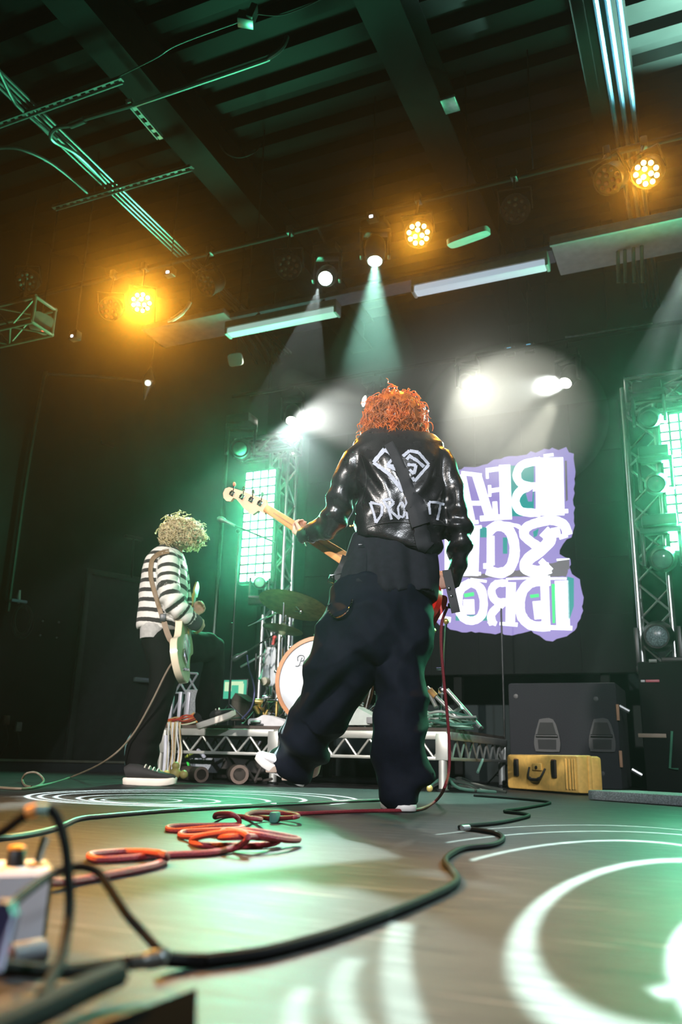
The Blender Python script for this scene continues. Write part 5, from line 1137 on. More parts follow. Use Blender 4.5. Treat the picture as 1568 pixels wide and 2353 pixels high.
for x, y in ((xR-.03, YR0+.0), (xm, YR0+.0), (xL+.05, YR0), (xR-.03, YR1), (xL+.05, YR1)):
    MB().box((x, y, ZR-.12), (.085, .06, .17), bev=.006).build('corner_block', M_RAIL, rs)
    MB().rod((x, y, 0), (x, y, ZR-.2), .028, 14).build('leg', M_RAIL, rs); MB().lathe([(.04, 0), (.04, .012), (.028, .02)], (x, y, 0), UZ, 14).build('foot', M_RUB, rs)

# ------------------------------------------------------------------ drum kit
yd = 5.80; cD = PY(733, 1590, yd); rD = 104*MPP(733, 1590, (cD-CAM).dot(FH))
cD.z = max(cD.z, ZR+rD+.004); adr = Vector((.20, -1, .0)).normalized()
bdm = thing('bass_drum', Vector((cD.x, cD.y, ZR)), 'white fronted bass drum with orange wooden hoops standing on the riser', 'drum')
HOOP = mat('maple_hoop', (.62, .24, .08), .35, var=.12, coat=.3); HEADW = mat('drum_head_white', (.70, .74, .80), .35, var=.03)
def ring(c, ax_, r0, r1, th, seg=48):
    m = MB(); return m.lathe([(r0, -th/2), (r1, -th/2), (r1, th/2), (r0, th/2), (r0, -th/2)], c, ax_, seg)
MB().lathe([(rD*.94, 0), (rD*.94, -.42), ], cD, adr, 48).build('shell', mat('shell_lacquer', (.45, .40, .28), .3, coat=.4), bdm)
ring(cD, adr, rD*.915, rD, .04).build('hoop', HOOP, bdm); ring(cD-adr*.42, adr, rD*.915, rD, .04).build('hoop', HOOP, bdm)
hd = MB().lathe([(rD*.915, -.004), (rD*.915, .004), (rD*.6, .006), (.01, .007)], cD, adr, 48).build('drum_head', HEADW, bdm)
for k in range(10):
    a = 2*pi*k/10+.2; X = adr.cross(UZ).normalized(); o_ = X*cos(a)+UZ*sin(a)
    MB().box(cD+o_*(rD+.008)+adr*.0, (.022, .05, .02), Matrix((X, adr, UZ)).transposed(), bev=.004).build('claw_hook', M_CHROME, bdm)
    MB().rod(cD+o_*(rD+.004)-adr*.02, cD+o_*(rD+.004)-adr*.13, .004, 6).build('tension_rod', M_CHROME, bdm)
# script lettering on the head: P e a r l
X = Vector((-adr.y, adr.x, 0)).normalized()
def DP(px, py): return PLN(560+px/6.723, 1350+py/6.723, cD+adr*.0095, adr)
INK = mat('badge_ink', (.06, .06, .07), .5)
def script(paths, w):
    mb = MB()
    for pts in paths: 
        pp = bez([DP(*q) for q in pts], 6); mb.ribbon(pp, w, adr)
    return mb.build('badge_letter', INK, hd, smooth=False, recalc=False)
script([[(905, 1080), (885, 1130), (865, 1190), (845, 1215), (800, 1215)], [(840, 1140), (835, 1080), (870, 1050), (920, 1055), (940, 1090), (920, 1130), (880, 1140)]], .007)
script([[(925, 1160), (950, 1150), (945, 1130), (925, 1145), (930, 1172), (955, 1168)]], .004); script([[(985, 1140), (965, 1150), (965, 1170), (985, 1160), (988, 1140), (990, 1172)]], .004)
script([[(1005, 1172), (1008, 1142), (1025, 1138)]], .004); script([[(1035, 1172), (1045, 1080), (1052, 1080), (1045, 1172)]], .004); script([[(845, 1200), (930, 1205), (1050, 1200)]], .002)
for s in (-1, 1): MB().rod(cD - adr*.06 + X*s*rD*.75 - UZ*rD*.6, Vector((cD.x, cD.y, ZR)) - adr*(-.02) + X*s*rD*1.1, .008, 8).build('spur', M_CHROME, bdm)

def tube_part(pts, r, name, m, par, seg=8): return MB().tube(pts, r, seg).build(name, m, par)
def tripod(par, base, r, h, m=M_CHROME, rot=0.3, tube=.011, foot=True, name='leg'):
    base = Vector(base)
    for k in range(3):
        a = rot+2*pi*k/3; e = base+Vector((cos(a)*r, sin(a)*r, .012)); MB().rod(base+UZ*h, e, tube*.75, 8).build(name, m, par); MB().rod(base+UZ*h*.35, base.lerp(e, .55)+UZ*h*.42, tube*.5, 6).build('leg_strut', m, par)
        MB().sphere(e, .016, seg=8).build('rubber_foot', M_RUB, par)
BRONZE = mat('cymbal_bronze', (.50, .34, .15), .38, .45, var=.25, scale=20)
def cymbal(par, c, n, r, m=BRONZE):
    n = Vector(n).normalized(); MB().lathe([(r, -.012), (r*.6, .0), (r*.22, .012), (r*.16, .03), (.008, .042), (.008, .039), (r*.15, .027), (r*.21, .009), (r*.6, -.003), (r*.999, -.0145)], c, n, 40).build('cymbal', m, par); MB().lathe([(.014, .04), (.014, .055), (.008, .07), (.004, .1)], c, n, 10).build('wing_nut', M_CHROME, par)
y0 = 6.35
cc_ = PY(676, 1388, 6.15); rc_ = 82*MPP(676, 1388, (cc_-CAM).dot(FH)); bs_ = Vector((PY(646, 1660, y0).x, y0, ZR))
t = thing('cymbal_stand', bs_, 'chrome stand with a large bronze crash cymbal left of the leather jacket', 'cymbal')
cymbal(t, cc_, Vector((-.10, .20, 1))+RH*.22, rc_)
top = Vector((bs_.x, bs_.y, PY(646, 1400, y0).z)); tripod(t, bs_, .30, .32)
tube_part([bs_+UZ*.05, bs_+UZ*.6], .014, 'lower_tube', M_CHROME, t); tube_part([bs_+UZ*.5, top], .010, 'upper_tube', M_CHROME, t)
tube_part([PY(570, 1438, 6.25), top, PY(692, 1405, 6.2)], .008, 'boom_arm', M_CHROME, t); tube_part([PY(692, 1405, 6.2), cc_], .006, 'tilter', M_CHROME, t)
MB().box(top, (.045, .05, .06), bev=.01).build('clamp', M_CHROME, t); MB().sphere(PY(692, 1405, 6.2), .022, seg=10).build('boom_joint', M_CHROME, t); MB().lathe([(.02, 0), (.02, .05), (.01, .06)], top+UZ*.03, UZ, 10).build('wing_nut', M_CHROME, t)
b2_ = Vector((PY(650, 1660, 5.95).x-.20, 6.12, ZR)); h2_ = PY(650, 1443, 6.1)
b2_ = Vector((h2_.x+.0, 6.1, ZR))
t = thing('hi_hat_stand', b2_, 'chrome hi-hat stand with a pale green pair of thin cymbals', 'cymbal')
hh = mat('hi_hat_bronze', (.42, .46, .30), .3, .5, var=.15)
cymbal(t, h2_, Vector((.12, .16, 1)), .17, hh); cymbal(t, h2_-UZ*.025, Vector((.12, .16, -1))*Vector((-1, -1, 1))*1, .17, hh)
tube_part([b2_+UZ*.03, h2_+UZ*.22], .006, 'pull_rod', M_CHROME, t); tube_part([b2_+UZ*.05, h2_-UZ*.05], .013, 'tube', M_CHROME, t); tripod(t, b2_, .26, .26, rot=.9)
MB().box(b2_+Vector((0, -.16, .03)), (.09, .28, .014), (radians(-9), 0, 0), bev=.004).build('foot_pedal', M_STEEL, t)
# tall spare stand tubes
for i, (u, vt, vb, yy, lab) in enumerate(((620, 1392, 1660, 6.55, 'thin chrome stand rising left of the crash cymbal'), (664, 1402, 1660, 6.6, 'thin chrome stand rising right behind the crash cymbal'))):
    b = Vector((PY(u, vb, yy).x, yy, ZR)); tp = PY(u, vt, yy); t = thing('straight_stand', b, lab, 'stand', 'spare chrome stands')
    tube_part([b+UZ*.05, Vector((b.x, yy, (tp.z+ZR)/2))], .014, 'lower_tube', M_CHROME, t); tube_part([Vector((b.x, yy, (tp.z+ZR)/2-.05)), Vector((b.x, yy, tp.z))], .010, 'upper_tube', M_CHROME, t); tripod(t, b, .24, .25, rot=.2+i)
    MB().box((b.x, yy, (tp.z+ZR)/2), (.035, .035, .05), bev=.008).build('collar', M_CHROME, t); MB().sphere((b.x, yy, tp.z), .02, seg=10).build('top_nut', M_CHROME, t)
# towel over a stand
tw0 = PY(622, 1488, 5.98)
t = thing('towel', tw0, 'narrow white towel hanging from the hardware beside the bass drum', 'towel'); mb = MB(); rows = []
for k in range(12):
    v = 1487+k*8.2; wl_ = [9, 12, 13, 13, 13, 13, 14, 15, 17, 20, 12, 4][k]; uc = [624, 623, 622, 622, 621, 620, 620, 619, 618, 616, 622, 624][k]
    rows.append([PY(uc-wl_, v, 5.99+.01*sin(k)), PY(uc-wl_*.4, v, 5.97+.012*sin(k*1.3)), PY(uc+wl_*.3, v, 6.0), PY(uc+wl_, v, 5.975)])
vs_ = [p for r in rows for p in r]; mb.add(vs_, [(i*4+k, i*4+k+1, (i+1)*4+k+1, (i+1)*4+k) for i in range(11) for k in range(3)])
o = mb.build('fabric', mat('towel_white', (.62, .64, .66), .9, sheen=.3), t, recalc=False); md = o.modifiers.new('s', 'SOLIDIFY'); md.thickness = .012
MB().rod(tw0+UZ*.02, Vector((tw0.x, tw0.y+.02, ZR)), .011, 8).build('rail', M_CHROME, t)
for k, (u, v) in enumerate(((612, 1484), (620, 1478), (627, 1474))): MB().lathe([(.012, 0), (.012, .05), (.018, .055), (.018, .075)], PY(u, v+8, 5.98), UZ+RH*.2*(k-1), 10).build('peg', [M_CHROME, M_BLKMET, mat('peg_red', (.5, .03, .03), .4)][k], t)
# microphones on booms
def mic_stand(base, pts, r, label, mic=None, m=M_BLKMET, trip=.28, h=.18, base_round=False, cable=None):
    t = thing('microphone_stand', base, label, 'microphone stand', 'microphone stands')
    MB().tube(pts, r, 10).build('pole', m, t)
    if base_round: MB().lathe([(.14, 0), (.14, .012), (.03, .03), (.015, .05)], base, UZ, 24).build('round_base', m, t)
    else: tripod(t, base, trip, h, m, rot=.5, tube=r)
    return t
bse = PY(520, 1668, 5.9); bse = Vector((bse.x, 5.85, ZR)); tp = PY(550, 1222, 5.85)
bse.x = (PY(527, 1640, 5.85).x+tp.x)/2
t = mic_stand(bse, [bse+UZ*.02, Vector((tp.x, 5.85, tp.z))], .0095, 'tall slim microphone stand with a boom in front of the left strobe panel', trip=.2)
mid_ = Vector((tp.x-.01, 5.85, (tp.z+ZR)/2)); MB().box(mid_, (.03, .03, .06), bev=.006).build('clutch', M_BLKMET, t)
ba = PY(632, 1246, 5.75); bb_ = PY(540, 1208, 5.7)
MB().rod(ba, bb_, .007, 8).build('boom_arm', M_BLKMET, t); MB().sphere((tp.x, 5.83, tp.z), .022, seg=10).build('boom_joint', M_BLKMET, t)
dm = (PY(514, 1196, 5.68)-bb_).normalized()
MB().lathe([(.010, 0), (.014, .07), (.016, .10), (.024, .11), (.026, .14), (.018, .165), (.004, .175)], bb_, dm, 14).build('microphone', mat('mic_grey', (.16, .17, .17), .35, .6), t)
# instrument mic at the kit
b = Vector((PY(583, 1662, 5.75).x, 5.75, ZR)); tp = PY(589, 1502, 5.75)
t = mic_stand(b, [b+UZ*.02, Vector((tp.x, 5.75, tp.z))], .008, 'short microphone stand with a silver boom beside the towel', trip=.16, h=.12)
MB().rod(PY(553, 1533, 5.72), PY(612, 1500, 5.78), .009, 8).build('boom_arm', M_ALU, t); MB().rod(PY(568, 1497, 5.7), PY(640, 1452, 5.9), .007, 8).build('upper_boom', M_BLKMET, t)
MB().lathe([(.010, 0), (.015, .06), (.022, .08), (.022, .12), (.01, .135)], PY(568, 1497, 5.7), (PY(540, 1513, 5.66)-PY(568, 1497, 5.7)), 12).build('microphone', mat('mic_grey', (.16, .17, .17), .35, .6), t)
MB().tube(bez([PY(568, 1505, 5.7), PY(572, 1535, 5.7), PY(580, 1560, 5.73), PY(585, 1590, 5.7), PY(578, 1625, 5.68), PY(556, 1652, 5.66)]), .006, 6).build('cable', mat('cable_violet', (.13, .12, .28), .5), t)
# pole mic in front of the display, right
b = Vector((PY(1163, 1790, 7.68).x, 7.68, 0)); tp = PY(1162, 1397, 7.68)
t = mic_stand(b, [b+UZ*.02, Vector((b.x, 7.68, tp.z))], .009, 'thin black stand rising in front of the lower display edge', trip=.22)
# bass pedal with golden hardware
c = PY(612, 1635, 5.72); 
t = thing('drum_pedal', Vector((c.x, c.y, ZR)), 'drum pedal with brassy fittings at the foot of the bass drum', 'pedal')
GOLD = mat('brassy_metal', (.60, .42, .14), .3, .85, var=.2)
MB().box(Vector((c.x, c.y-.02, ZR+.012)), (.12, .26, .018), bev=.004).build('base_plate', M_BLKMET, t)
MB().box(Vector((c.x, c.y-.05, ZR+.06)), (.08, .24, .012), (radians(14), 0, 0), bev=.004).build('footboard', M_STEEL, t)
for s in (-1, 1): MB().rod(Vector((c.x+s*.055, c.y+.06, ZR+.02)), Vector((c.x+s*.055, c.y+.06, ZR+.2)), .010, 8).build('upright', GOLD, t)
MB().rod(Vector((c.x-.08, c.y+.06, ZR+.2)), Vector((c.x+.08, c.y+.06, ZR+.2)), .009, 8).build('axle', M_CHROME, t)
MB().tube([Vector((c.x-.02, c.y+.06, ZR+.2)), Vector((c.x-.02, c.y+.0, ZR+.34))], .006, 8).build('beater_rod', M_CHROME, t); MB().lathe([(.03, -.03), (.035, 0), (.03, .03)], Vector((c.x-.02, c.y+.0, ZR+.34)), (0, 1, 0), 14).build('beater', mat('beater_felt', (.6, .56, .45), .9), t)
for k, (u, v, w) in enumerate(((596, 1612, .03), (606, 1618, .026), (600, 1625, .022), (618, 1640, .03), (590, 1630, .024), (613, 1602, .02))): MB().lathe([(w*.7, -.03), (w*.7, .03), (w*.45, .04)], PY(u, v, 5.70), (cos(k*1.3), .4, sin(k*1.3)), 10).build('knob', GOLD if k % 2 == 0 else M_CHROME, t)
MB().rod(PY(602, 1655, 5.66), PY(616, 1632, 5.7), .011, 8).build('spring', GOLD, t)
# right hand hardware seen between the legs
b = Vector((PY(868, 1660, 5.9).x, 5.9, ZR)); tp = PY(866, 1525, 5.9)
t = thing('tom_stand', b, 'chrome tom stand glimpsed between the wide trouser legs', 'stand')
tube_part([b+UZ*.03, Vector((b.x, 5.9, tp.z))], .014, 'tube', M_CHROME, t); tube_part([PY(838, 1640, 5.85), PY(862, 1545, 5.9)], .006, 'brace', M_STEEL, t); tripod(t, b, .22, .2, rot=.1)
for v in (1560, 1592, 1620, 1634): MB().box(PY(866, v, 5.88), (.035, .035, .03), bev=.008).build('clamp', M_CHROME, t)
for u, v in ((816, 1613), (833, 1618)): MB().sphere(PY(u, v, 5.75), .014, seg=10).build('wing_nut', M_CHROME, t)
# white folded bag
mb = MB(); fr = [PY(u, v, 5.62) for u, v in ((783, 1647), (789, 1632), (811, 1621), (856, 1645), (862, 1662), (848, 1666), (796, 1666))]
t = thing('drum_bag', PY(820, 1666, 5.62), 'crumpled white bag on the riser between the legs', 'bag')
MB().prism(fr, Vector((.1, 1, 0)), .16).build('bag_cloth', mat('white_vinyl', (.66, .74, .70), .5), t, angle=25); MB().box(PY(857, 1656, 5.64), (.07, .08, .045), bev=.006).build('grey_clip', M_GREY, t)
# white cloth at the riser edge
mb = MB(); lo_ = bez([PY(u, v, 5.58) for u, v in ((570, 1663), (572, 1652), (590, 1650), (605, 1643), (620, 1645), (650, 1656), (656, 1664), (645, 1668), (580, 1668), (570, 1663))], 4)[:-1]
tag(MB().prism(lo_, (0, 1, 0), .11).build('folded_cloth', mat('white_cotton', (.68, .66, .66), .9, sheen=.3), angle=60), 'flat folded white cloth on the riser edge left of the drum', 'cloth')

# ------------------------------------------------------------------ left end of the riser
t = thing('lattice_stand', Vector((PY(425, 1660, 6.0).x, 6.0, ZR)), 'small lilac grey lattice stand behind the guitarist on the riser', 'stand')
M_LIL = mat('lilac_metal', (.34, .34, .40), .4, .5); M_LILW = mat('white_lilac_metal', (.62, .62, .72), .4, .3)
for (a, b, w) in (((400, 1545), (455, 1548), 6), ((402, 1592), (452, 1594), 5)): MB().rod(PY(*a, 6.0), PY(*b, 6.0), w*.0016, 8).build('bar', M_LIL, t)
for a, b in (((402, 1548), (428, 1592)), ((428, 1548), (402, 1592)), ((428, 1548), (455, 1592)), ((455, 1548), (428, 1592)), ((398, 1640), (420, 1594)), ((412, 1640), (436, 1594))): MB().rod(PY(*a, 6.0), PY(*b, 6.0), .009, 6).build('brace', M_LIL, t)
for u, w in ((392, .03), (414, .03), (433, .03)):
    a = PY(u, 1658, 5.98); b = PY(u+(4 if u < 400 else 0), 1590, 5.98); MB().box((a+b)/2, (w, .03, (b-a).length), bev=.004).build('post', M_LILW, t)
tag(MB().box(PY(449, 1622, 6.05), (.13, .14, .26), bev=.008).build('grey_box', mat('grey_fleck', (.24, .26, .28), .7, var=.3, scale=90)), 'upright grey fleck box beside the lattice stand on the riser', 'box')
c = PY(540, 1590, 6.7); t = thing('small_monitor', Vector((c.x, c.y, ZR)), 'small screen glowing green behind the microphone stand', 'screen')
wM = 60*MPP(540, 1585, (c-CAM).dot(FH)); hM = 42*MPP(540, 1585, (c-CAM).dot(FH))
cM = PY(540, 1584, 6.7)
MB().box(cM+Vector((0, .02, 0)), (wM+.02, .03, hM+.02), bev=.004).build('casing', M_BLKMET, t); MB().box(cM+Vector((0, .002, 0)), (wM, .006, hM)).build('panel', mat('monitor_green', (.02, .05, .04), .4, emit=(.05, .50, .30), es=.9), t, smooth=False)
for (x, z, w, h) in ((-.3, .15, .3, .5), (.28, .0, .22, .6), (.05, .32, .6, .2)): MB().box(cM+Vector((x*wM, -.003, z*hM)), (w*wM, .004, h*hM)).build('picture_patch', mat('monitor_pale', (.1, .1, .08), .4, emit=(.62, .86, .52), es=.9), t, smooth=False)
MB().rod(Vector((cM.x, 6.73, ZR)), cM+Vector((0, .03, -hM/2)), .015, 8).build('stem', M_BLKMET, t); MB().lathe([(.1, 0), (.1, .012), (.02, .02)], Vector((cM.x, 6.73, ZR)), UZ, 20).build('base', M_BLKMET, t)
t = thing('wedge_monitor', PY(553, 1652, 6.3), 'small brown wedge speaker in front of the green screen', 'speaker')
q = [PY(u, v, 6.3) for u, v in ((530, 1655), (533, 1605), (541, 1592), (558, 1603), (572, 1612), (572, 1655))]
MB().prism(q, (0, 1, 0), .2).build('cabinet', mat('wedge_brown', (.035, .026, .018), .7), t, angle=30)
MB().prism([p+Vector((0, -.003, 0)) for p in [PY(u, v, 6.3) for u, v in ((535, 1650), (537, 1610), (568, 1618), (568, 1650))]], (0, -1, 0), .004).build('grille', mat('wedge_grille', (.05, .04, .03), .6, var=.5, scale=150), t, smooth=False)

# bundles of thin cables (each cable its own thing)
def cable(pts, r, m, label, name='cable', cat='cable', group=None, n=8, seg=8): return tag(MB().tube(bez(pts, n), r, seg).build(name, m), label, cat, group)
COLS = [('red', (.42, .035, .02)), ('orange', (.55, .16, .03)), ('tan', (.45, .30, .14)), ('dark red', (.22, .02, .02)), ('cream', (.58, .55, .42))]
rb = random.Random(5)
for k in range(26):
    nm, cc3 = COLS[k % 5]; v0 = 1648+k*1.3+rb.uniform(-3, 3); yb = 5.50+rb.uniform(0, .35)
    pts = [PY(384+rb.uniform(-6, 8), v0+rb.uniform(2, 14), yb), PY(402+rb.uniform(-4, 4), v0+rb.uniform(-2, 8), yb), PY(425, v0+rb.uniform(-5, 4), yb), PY(452+rb.uniform(-6, 6), v0-6+rb.uniform(-6, 4), yb+.02)]
    cable(pts, .006, mat('snake_'+nm.replace(' ', '_'), cc3, .5), nm+' thin cable in the tangled bundle at the left end of the riser', group='tangled cable bundle', n=5, seg=6)
for k in range(10):
    nm, cc3 = [('cream', (.58, .55, .42)), ('white', (.70, .72, .78)), ('tan', (.45, .30, .14))][k % 3]; u0 = 386+k*3.2
    pts = [PY(u0, 1660, 5.43), PY(u0+rb.uniform(-3, 3), 1690, 5.40), PY(u0-2+rb.uniform(-5, 5), 1730, 5.40), PY(u0-6+rb.uniform(-5, 5), 1782, 5.38)]
    cable(pts, .006, mat('drop_'+nm, cc3, .5), nm+' thin cable dropping from the bundle to the floor', group='dropping cables', n=5, seg=6)
cable([PY(382, 1690, 5.41), PY(381, 1730, 5.40), PY(378, 1775, 5.39)], .016, mat('tape_white', (.62, .64, .74), .5), 'thick pale taped loom hanging at the riser corner', n=5)
cable([PY(428, 1740, 5.6), PY(437, 1733, 5.58), PY(446, 1728, 5.6)], .012, mat('yellow_green', (.45, .55, .08), .5), 'short yellow green strap under the riser', 'strap', 'strap', n=4)
cable([PY(430, 1750, 5.6), PY(435, 1762, 5.58), PY(433, 1775, 5.58)], .010, mat('neon_green', (.05, .60, .08), .5), 'short neon green strap end under the riser', 'strap', 'strap', n=4)
cable([PY(455, 1724, 5.6), PY(463, 1731, 5.58), PY(470, 1740, 5.6)], .014, M_LILW, 'short white tube end under the riser', 'tube_end', 'tube', n=4)
c = PY(462, 1765, 5.7); c.z = max(.16, c.z); t = thing('stage_box', Vector((c.x, c.y, 0)), 'grey fleck stage box tilted under the riser', 'box')
q = [PY(u, v, 5.62) for u, v in ((436, 1742), (489, 1742), (484, 1760), (474, 1776), (440, 1772))]
MB().prism(q, (0, 1, 0), .16).build('casing', mat('grey_fleck', (.24, .26, .28), .7), t, angle=25)
MB().box(PY(460, 1783, 5.7), (.16, .1, .05)).build('base', M_BLACK, t)
# rolled floor tubes
for k, (u, v, r, lab, l_) in enumerate(((462, 1789, .052, 'left open end of a dark rolled mat under the riser', .5), (550, 1788, .062, 'right open end of a dark rolled mat under the riser', .5))):
    c = PY(u, v, 5.22); c.z = r+.003; t = thing('rolled_mat', Vector((c.x, c.y, 0)), lab, 'roll', 'rolled mats'); ax_ = Vector((.55, -.8, 0)).normalized() if k else Vector((.75, -.6, 0)).normalized()
    MB().lathe([(r*.72, 0), (r, 0), (r, -l_), (r*.72, -l_), (r*.72, 0)], c, ax_, 22).build('roll', mat('mat_brown', (.040, .028, .020), .7, var=.3), t)
    MB().lathe([(r*.70, -.004), (r*1.03, -.004), (r*1.03, .006), (r*.70, .006), (r*.70, -.004)], c, ax_, 22).build('rim', mat('mat_rim', (.16, .11, .085), .7), t)
mb = lump(Vector((PY(540, 1772, 5.95).x, 5.95, .10)), (.32, .16, .10), .25, 2.2, 4.0, seg=24); 
tag(mb.build('folded_tarp', mat('tarp_dark', (.020, .016, .014), .8, var=.4), angle=180), 'heap of dark folded tarp under the riser behind the rolled mats', 'tarp')
t = thing('folded_stand', Vector((PY(575, 1790, 5.4).x, 5.4, 0)), 'small folded black tripod lying under the riser by the white shoe', 'stand')
for a, b in (((562, 1760), (588, 1796)), ((602, 1760), (585, 1795)), ((560, 1795), (600, 1790)), ((590, 1798), (625, 1790))): MB().rod(PY(*a, 5.42), PY(*b, 5.34), .010, 8).build('leg', mat('worn_black', (.05, .042, .038), .5), t)
# yellow plastic multi-plug by the guitarist's shoe
c = PY(402, 1786, 5.05); c.z = .04; t = thing('multi_plug', Vector((c.x, c.y, 0)), 'yellowish knobbly multi plug on the floor by the cream shoe', 'plug'); MY = mat('plug_yellow', (.55, .42, .14), .5)
for dx, dz, r in ((0, .02, .04), (-.06, .015, .026), (.06, .015, .03), (0, .07, .028), (-.02, -.01, .03), (-.10, .02, .02), (-.13, .025, .02)): MB().sphere(c+RH*dx+UZ*dz, r, seg=12).build('socket', MY, t)

# ------------------------------------------------------------------ right of the riser
b = Vector((PY(1012, 1665, 5.7).x, 5.7, ZR)); tp = PY(1021, 1425, 5.55)
t = thing('boom_stand', b, 'chrome boom stand with folded tripod legs at the right end of the riser', 'stand')
top = Vector((tp.x, 5.6, tp.z)); tube_part([PY(1017, 1590, 5.65), top], .009, 'upper_tube', M_CHROME, t); tube_part([b+UZ*.03, PY(1017, 1580, 5.66)], .013, 'lower_tube', M_CHROME, t)
MB().box(PY(1017, 1588, 5.66), (.05, .05, .05), bev=.01).build('collar', M_CHROME, t); MB().rod(PY(1003, 1537, 5.6), PY(1018, 1537, 5.62), .009, 8).build('wing_screw', M_CHROME, t); MB().sphere(top, .022, seg=10).build('top_joint', GOLD, t); MB().sphere(PY(997, 1449, 5.5), .018, seg=8).build('counterweight', GOLD, t)
for a, b_ in (((1028, 1585), (1106, 1673)), ((982, 1580), (1052, 1650)), ((985, 1590), (1003, 1625)), ((1040, 1640), (1062, 1625))): MB().rod(PY(*a, 5.62), PY(*b_, 5.58), .014, 10).build('leg', M_ALU, t)
MB().rod(PY(988, 1585, 5.6), PY(1002, 1600, 5.6), .020, 10).build('leg_sleeve', mat('sleeve_orange', (.55, .28, .08), .5), t); MB().sphere(PY(1107, 1674, 5.58), .018, seg=8).build('rubber_foot', M_RUB, t)
for k in range(22):
    yb = 5.52+rb.uniform(0, .45); u0 = 975+rb.uniform(0, 20); v0 = 1636+k*1.5; nm, cc3 = [('pale green', (.22, .42, .33)), ('dark green', (.05, .15, .11)), ('grey', (.30, .32, .30))][k % 3]
    pts = [PY(u0, v0, yb), PY(u0+30, v0+rb.uniform(-8, 6), yb), PY(u0+60, v0+rb.uniform(-3, 9), yb), PY(u0+90+rb.uniform(-20, 30), min(1674, v0+rb.uniform(6, 16)), yb)]
    cable(pts, .008, mat('pile_'+nm.replace(' ', '_'), cc3, .45), nm+' cable in the pile on the right end of the riser', group='cable pile on the riser', n=5, seg=6)
for k in range(14):
    u0 = 985+rb.uniform(0, 40); v0 = 1800+rb.uniform(-6, 10); nm, cc3 = [('dark', (.02, .025, .022)), ('dark green', (.04, .11, .08)), ('grey', (.16, .16, .14))][k % 3]
    yb = 5.5+rb.uniform(0, .5); g_ = lambda du, z: Vector((PY(u0+du, v0, yb).x, yb+rb.uniform(-.05, .05), z)); pts = [g_(0, .012), g_(35, .02+rb.uniform(0, .07)), g_(75, .015+rb.uniform(0, .05)), g_(115+rb.uniform(-20, 40), .012)]
    cable(pts, .010, mat('floor_pile_'+nm.replace(' ', '_'), cc3, .45), nm+' cable in the low heap on the floor under the right riser leg', group='cable heap on the floor', n=5, seg=6)
tag(MB().sphere(PZ(988, 1812, .02), .022, seg=10).build('yellow_plug', mat('plug_yellow', (.55, .42, .14), .5)), 'small round yellow plug in the floor cable heap', 'plug')
cable([PY(1110, 1745, 6.1), PY(1104, 1760, 6.05), PY(1098, 1775, 6.0)], .010, mat('pile_pale_green', (.22, .42, .33), .45), 'short green cable end hanging under the riser rail', n=4)

# ------------------------------------------------------------------ speaker cabinet, case, stacks
M_CARP = mat('cabinet_carpet', (.014, .0145, .019), .9, var=.35, scale=160, bump=.4, bscale=300)
f = [PY(1174, 1800, 6.75), PY(1436, 1818, 6.75)]; zt_ = PY(1172, 1570, 6.75).z; xa, xb_ = f[0].x, PY(1425, 1700, 6.75).x
t = thing('speaker_cabinet', Vector(((xa+xb_)/2, 6.75, 0)), 'large charcoal carpeted speaker cabinet turned away with two recessed handles', 'speaker')
Hc = zt_; Wc = xb_-xa
MB().box(((xa+xb_)/2, 6.75+.36, Hc/2+.01), (Wc, .72, Hc-.02), bev=.02).build('cabinet', M_CARP, t)
for (u, v) in ((1258, 1690), (1384, 1690)):
    c = PY(u, v, 6.748); kx = MPP(u, v, (c-CAM).dot(FH)); w = 58*kx; h = 72*kx
    dish = MB().prism(bez([c+Vector((x*w/2, -.004, z*h/2)) for x, z in ((-.55, 1), (.55, 1), (1, -.2), (.95, -.9), (.7, -1), (-.7, -1), (-.95, -.9), (-1, -.2), (-.55, 1))], 3)[:-1], (0, -1, 0), .012).build('handle_dish', mat('handle_black', (.014, .015, .016), .5), t, angle=30)
    MB().prism([c+Vector((x*w/2, -.0165, z*h/2)) for x, z in ((-.5, .8), (.5, .8), (.75, .05), (-.75, .05))], (0, -1, 0), .002).build('cup', mat('cup_black', (.004, .005, .005), .7), dish, smooth=False)
    MB().prism([c+Vector((x*w/2, -.0165, z*h/2)) for x, z in ((-.72, -.25), (.72, -.25), (.68, -.85), (-.68, -.85))], (0, -1, 0), .002).build('lower_cup', mat('cup_grey', (.012, .013, .014), .8), dish, smooth=False)
    MB().rod(c+Vector((-w*.42, -.022, -h*.02)), c+Vector((w*.42, -.022, -h*.02)), .011, 10).build('grip_bar', M_BLKMET, dish)
for u, v in ((1186, 1600), (1370, 1606), (1385, 1778)): MB().lathe([(.018, 0), (.018, .004), (.006, .005)], PY(u, v, 6.75), (0, -1, 0), 12).build('screw_cap', M_BLACK, t)
for z in (.3, .72): MB().box((xb_, 6.745, z*Hc), (.022, .03, .12), bev=.004).build('scuffed_edge', mat('raw_wood', (.30, .17, .10), .8), t)
for u, v in ((1437, 1629), (1466, 1775)):
    c = PY(u, v, 6.9); MB().rod(c+Vector((-.04, 0, .02)), c+Vector((.03, 0, -.02)), .016, 8).build('side_plug', M_ALU, t)
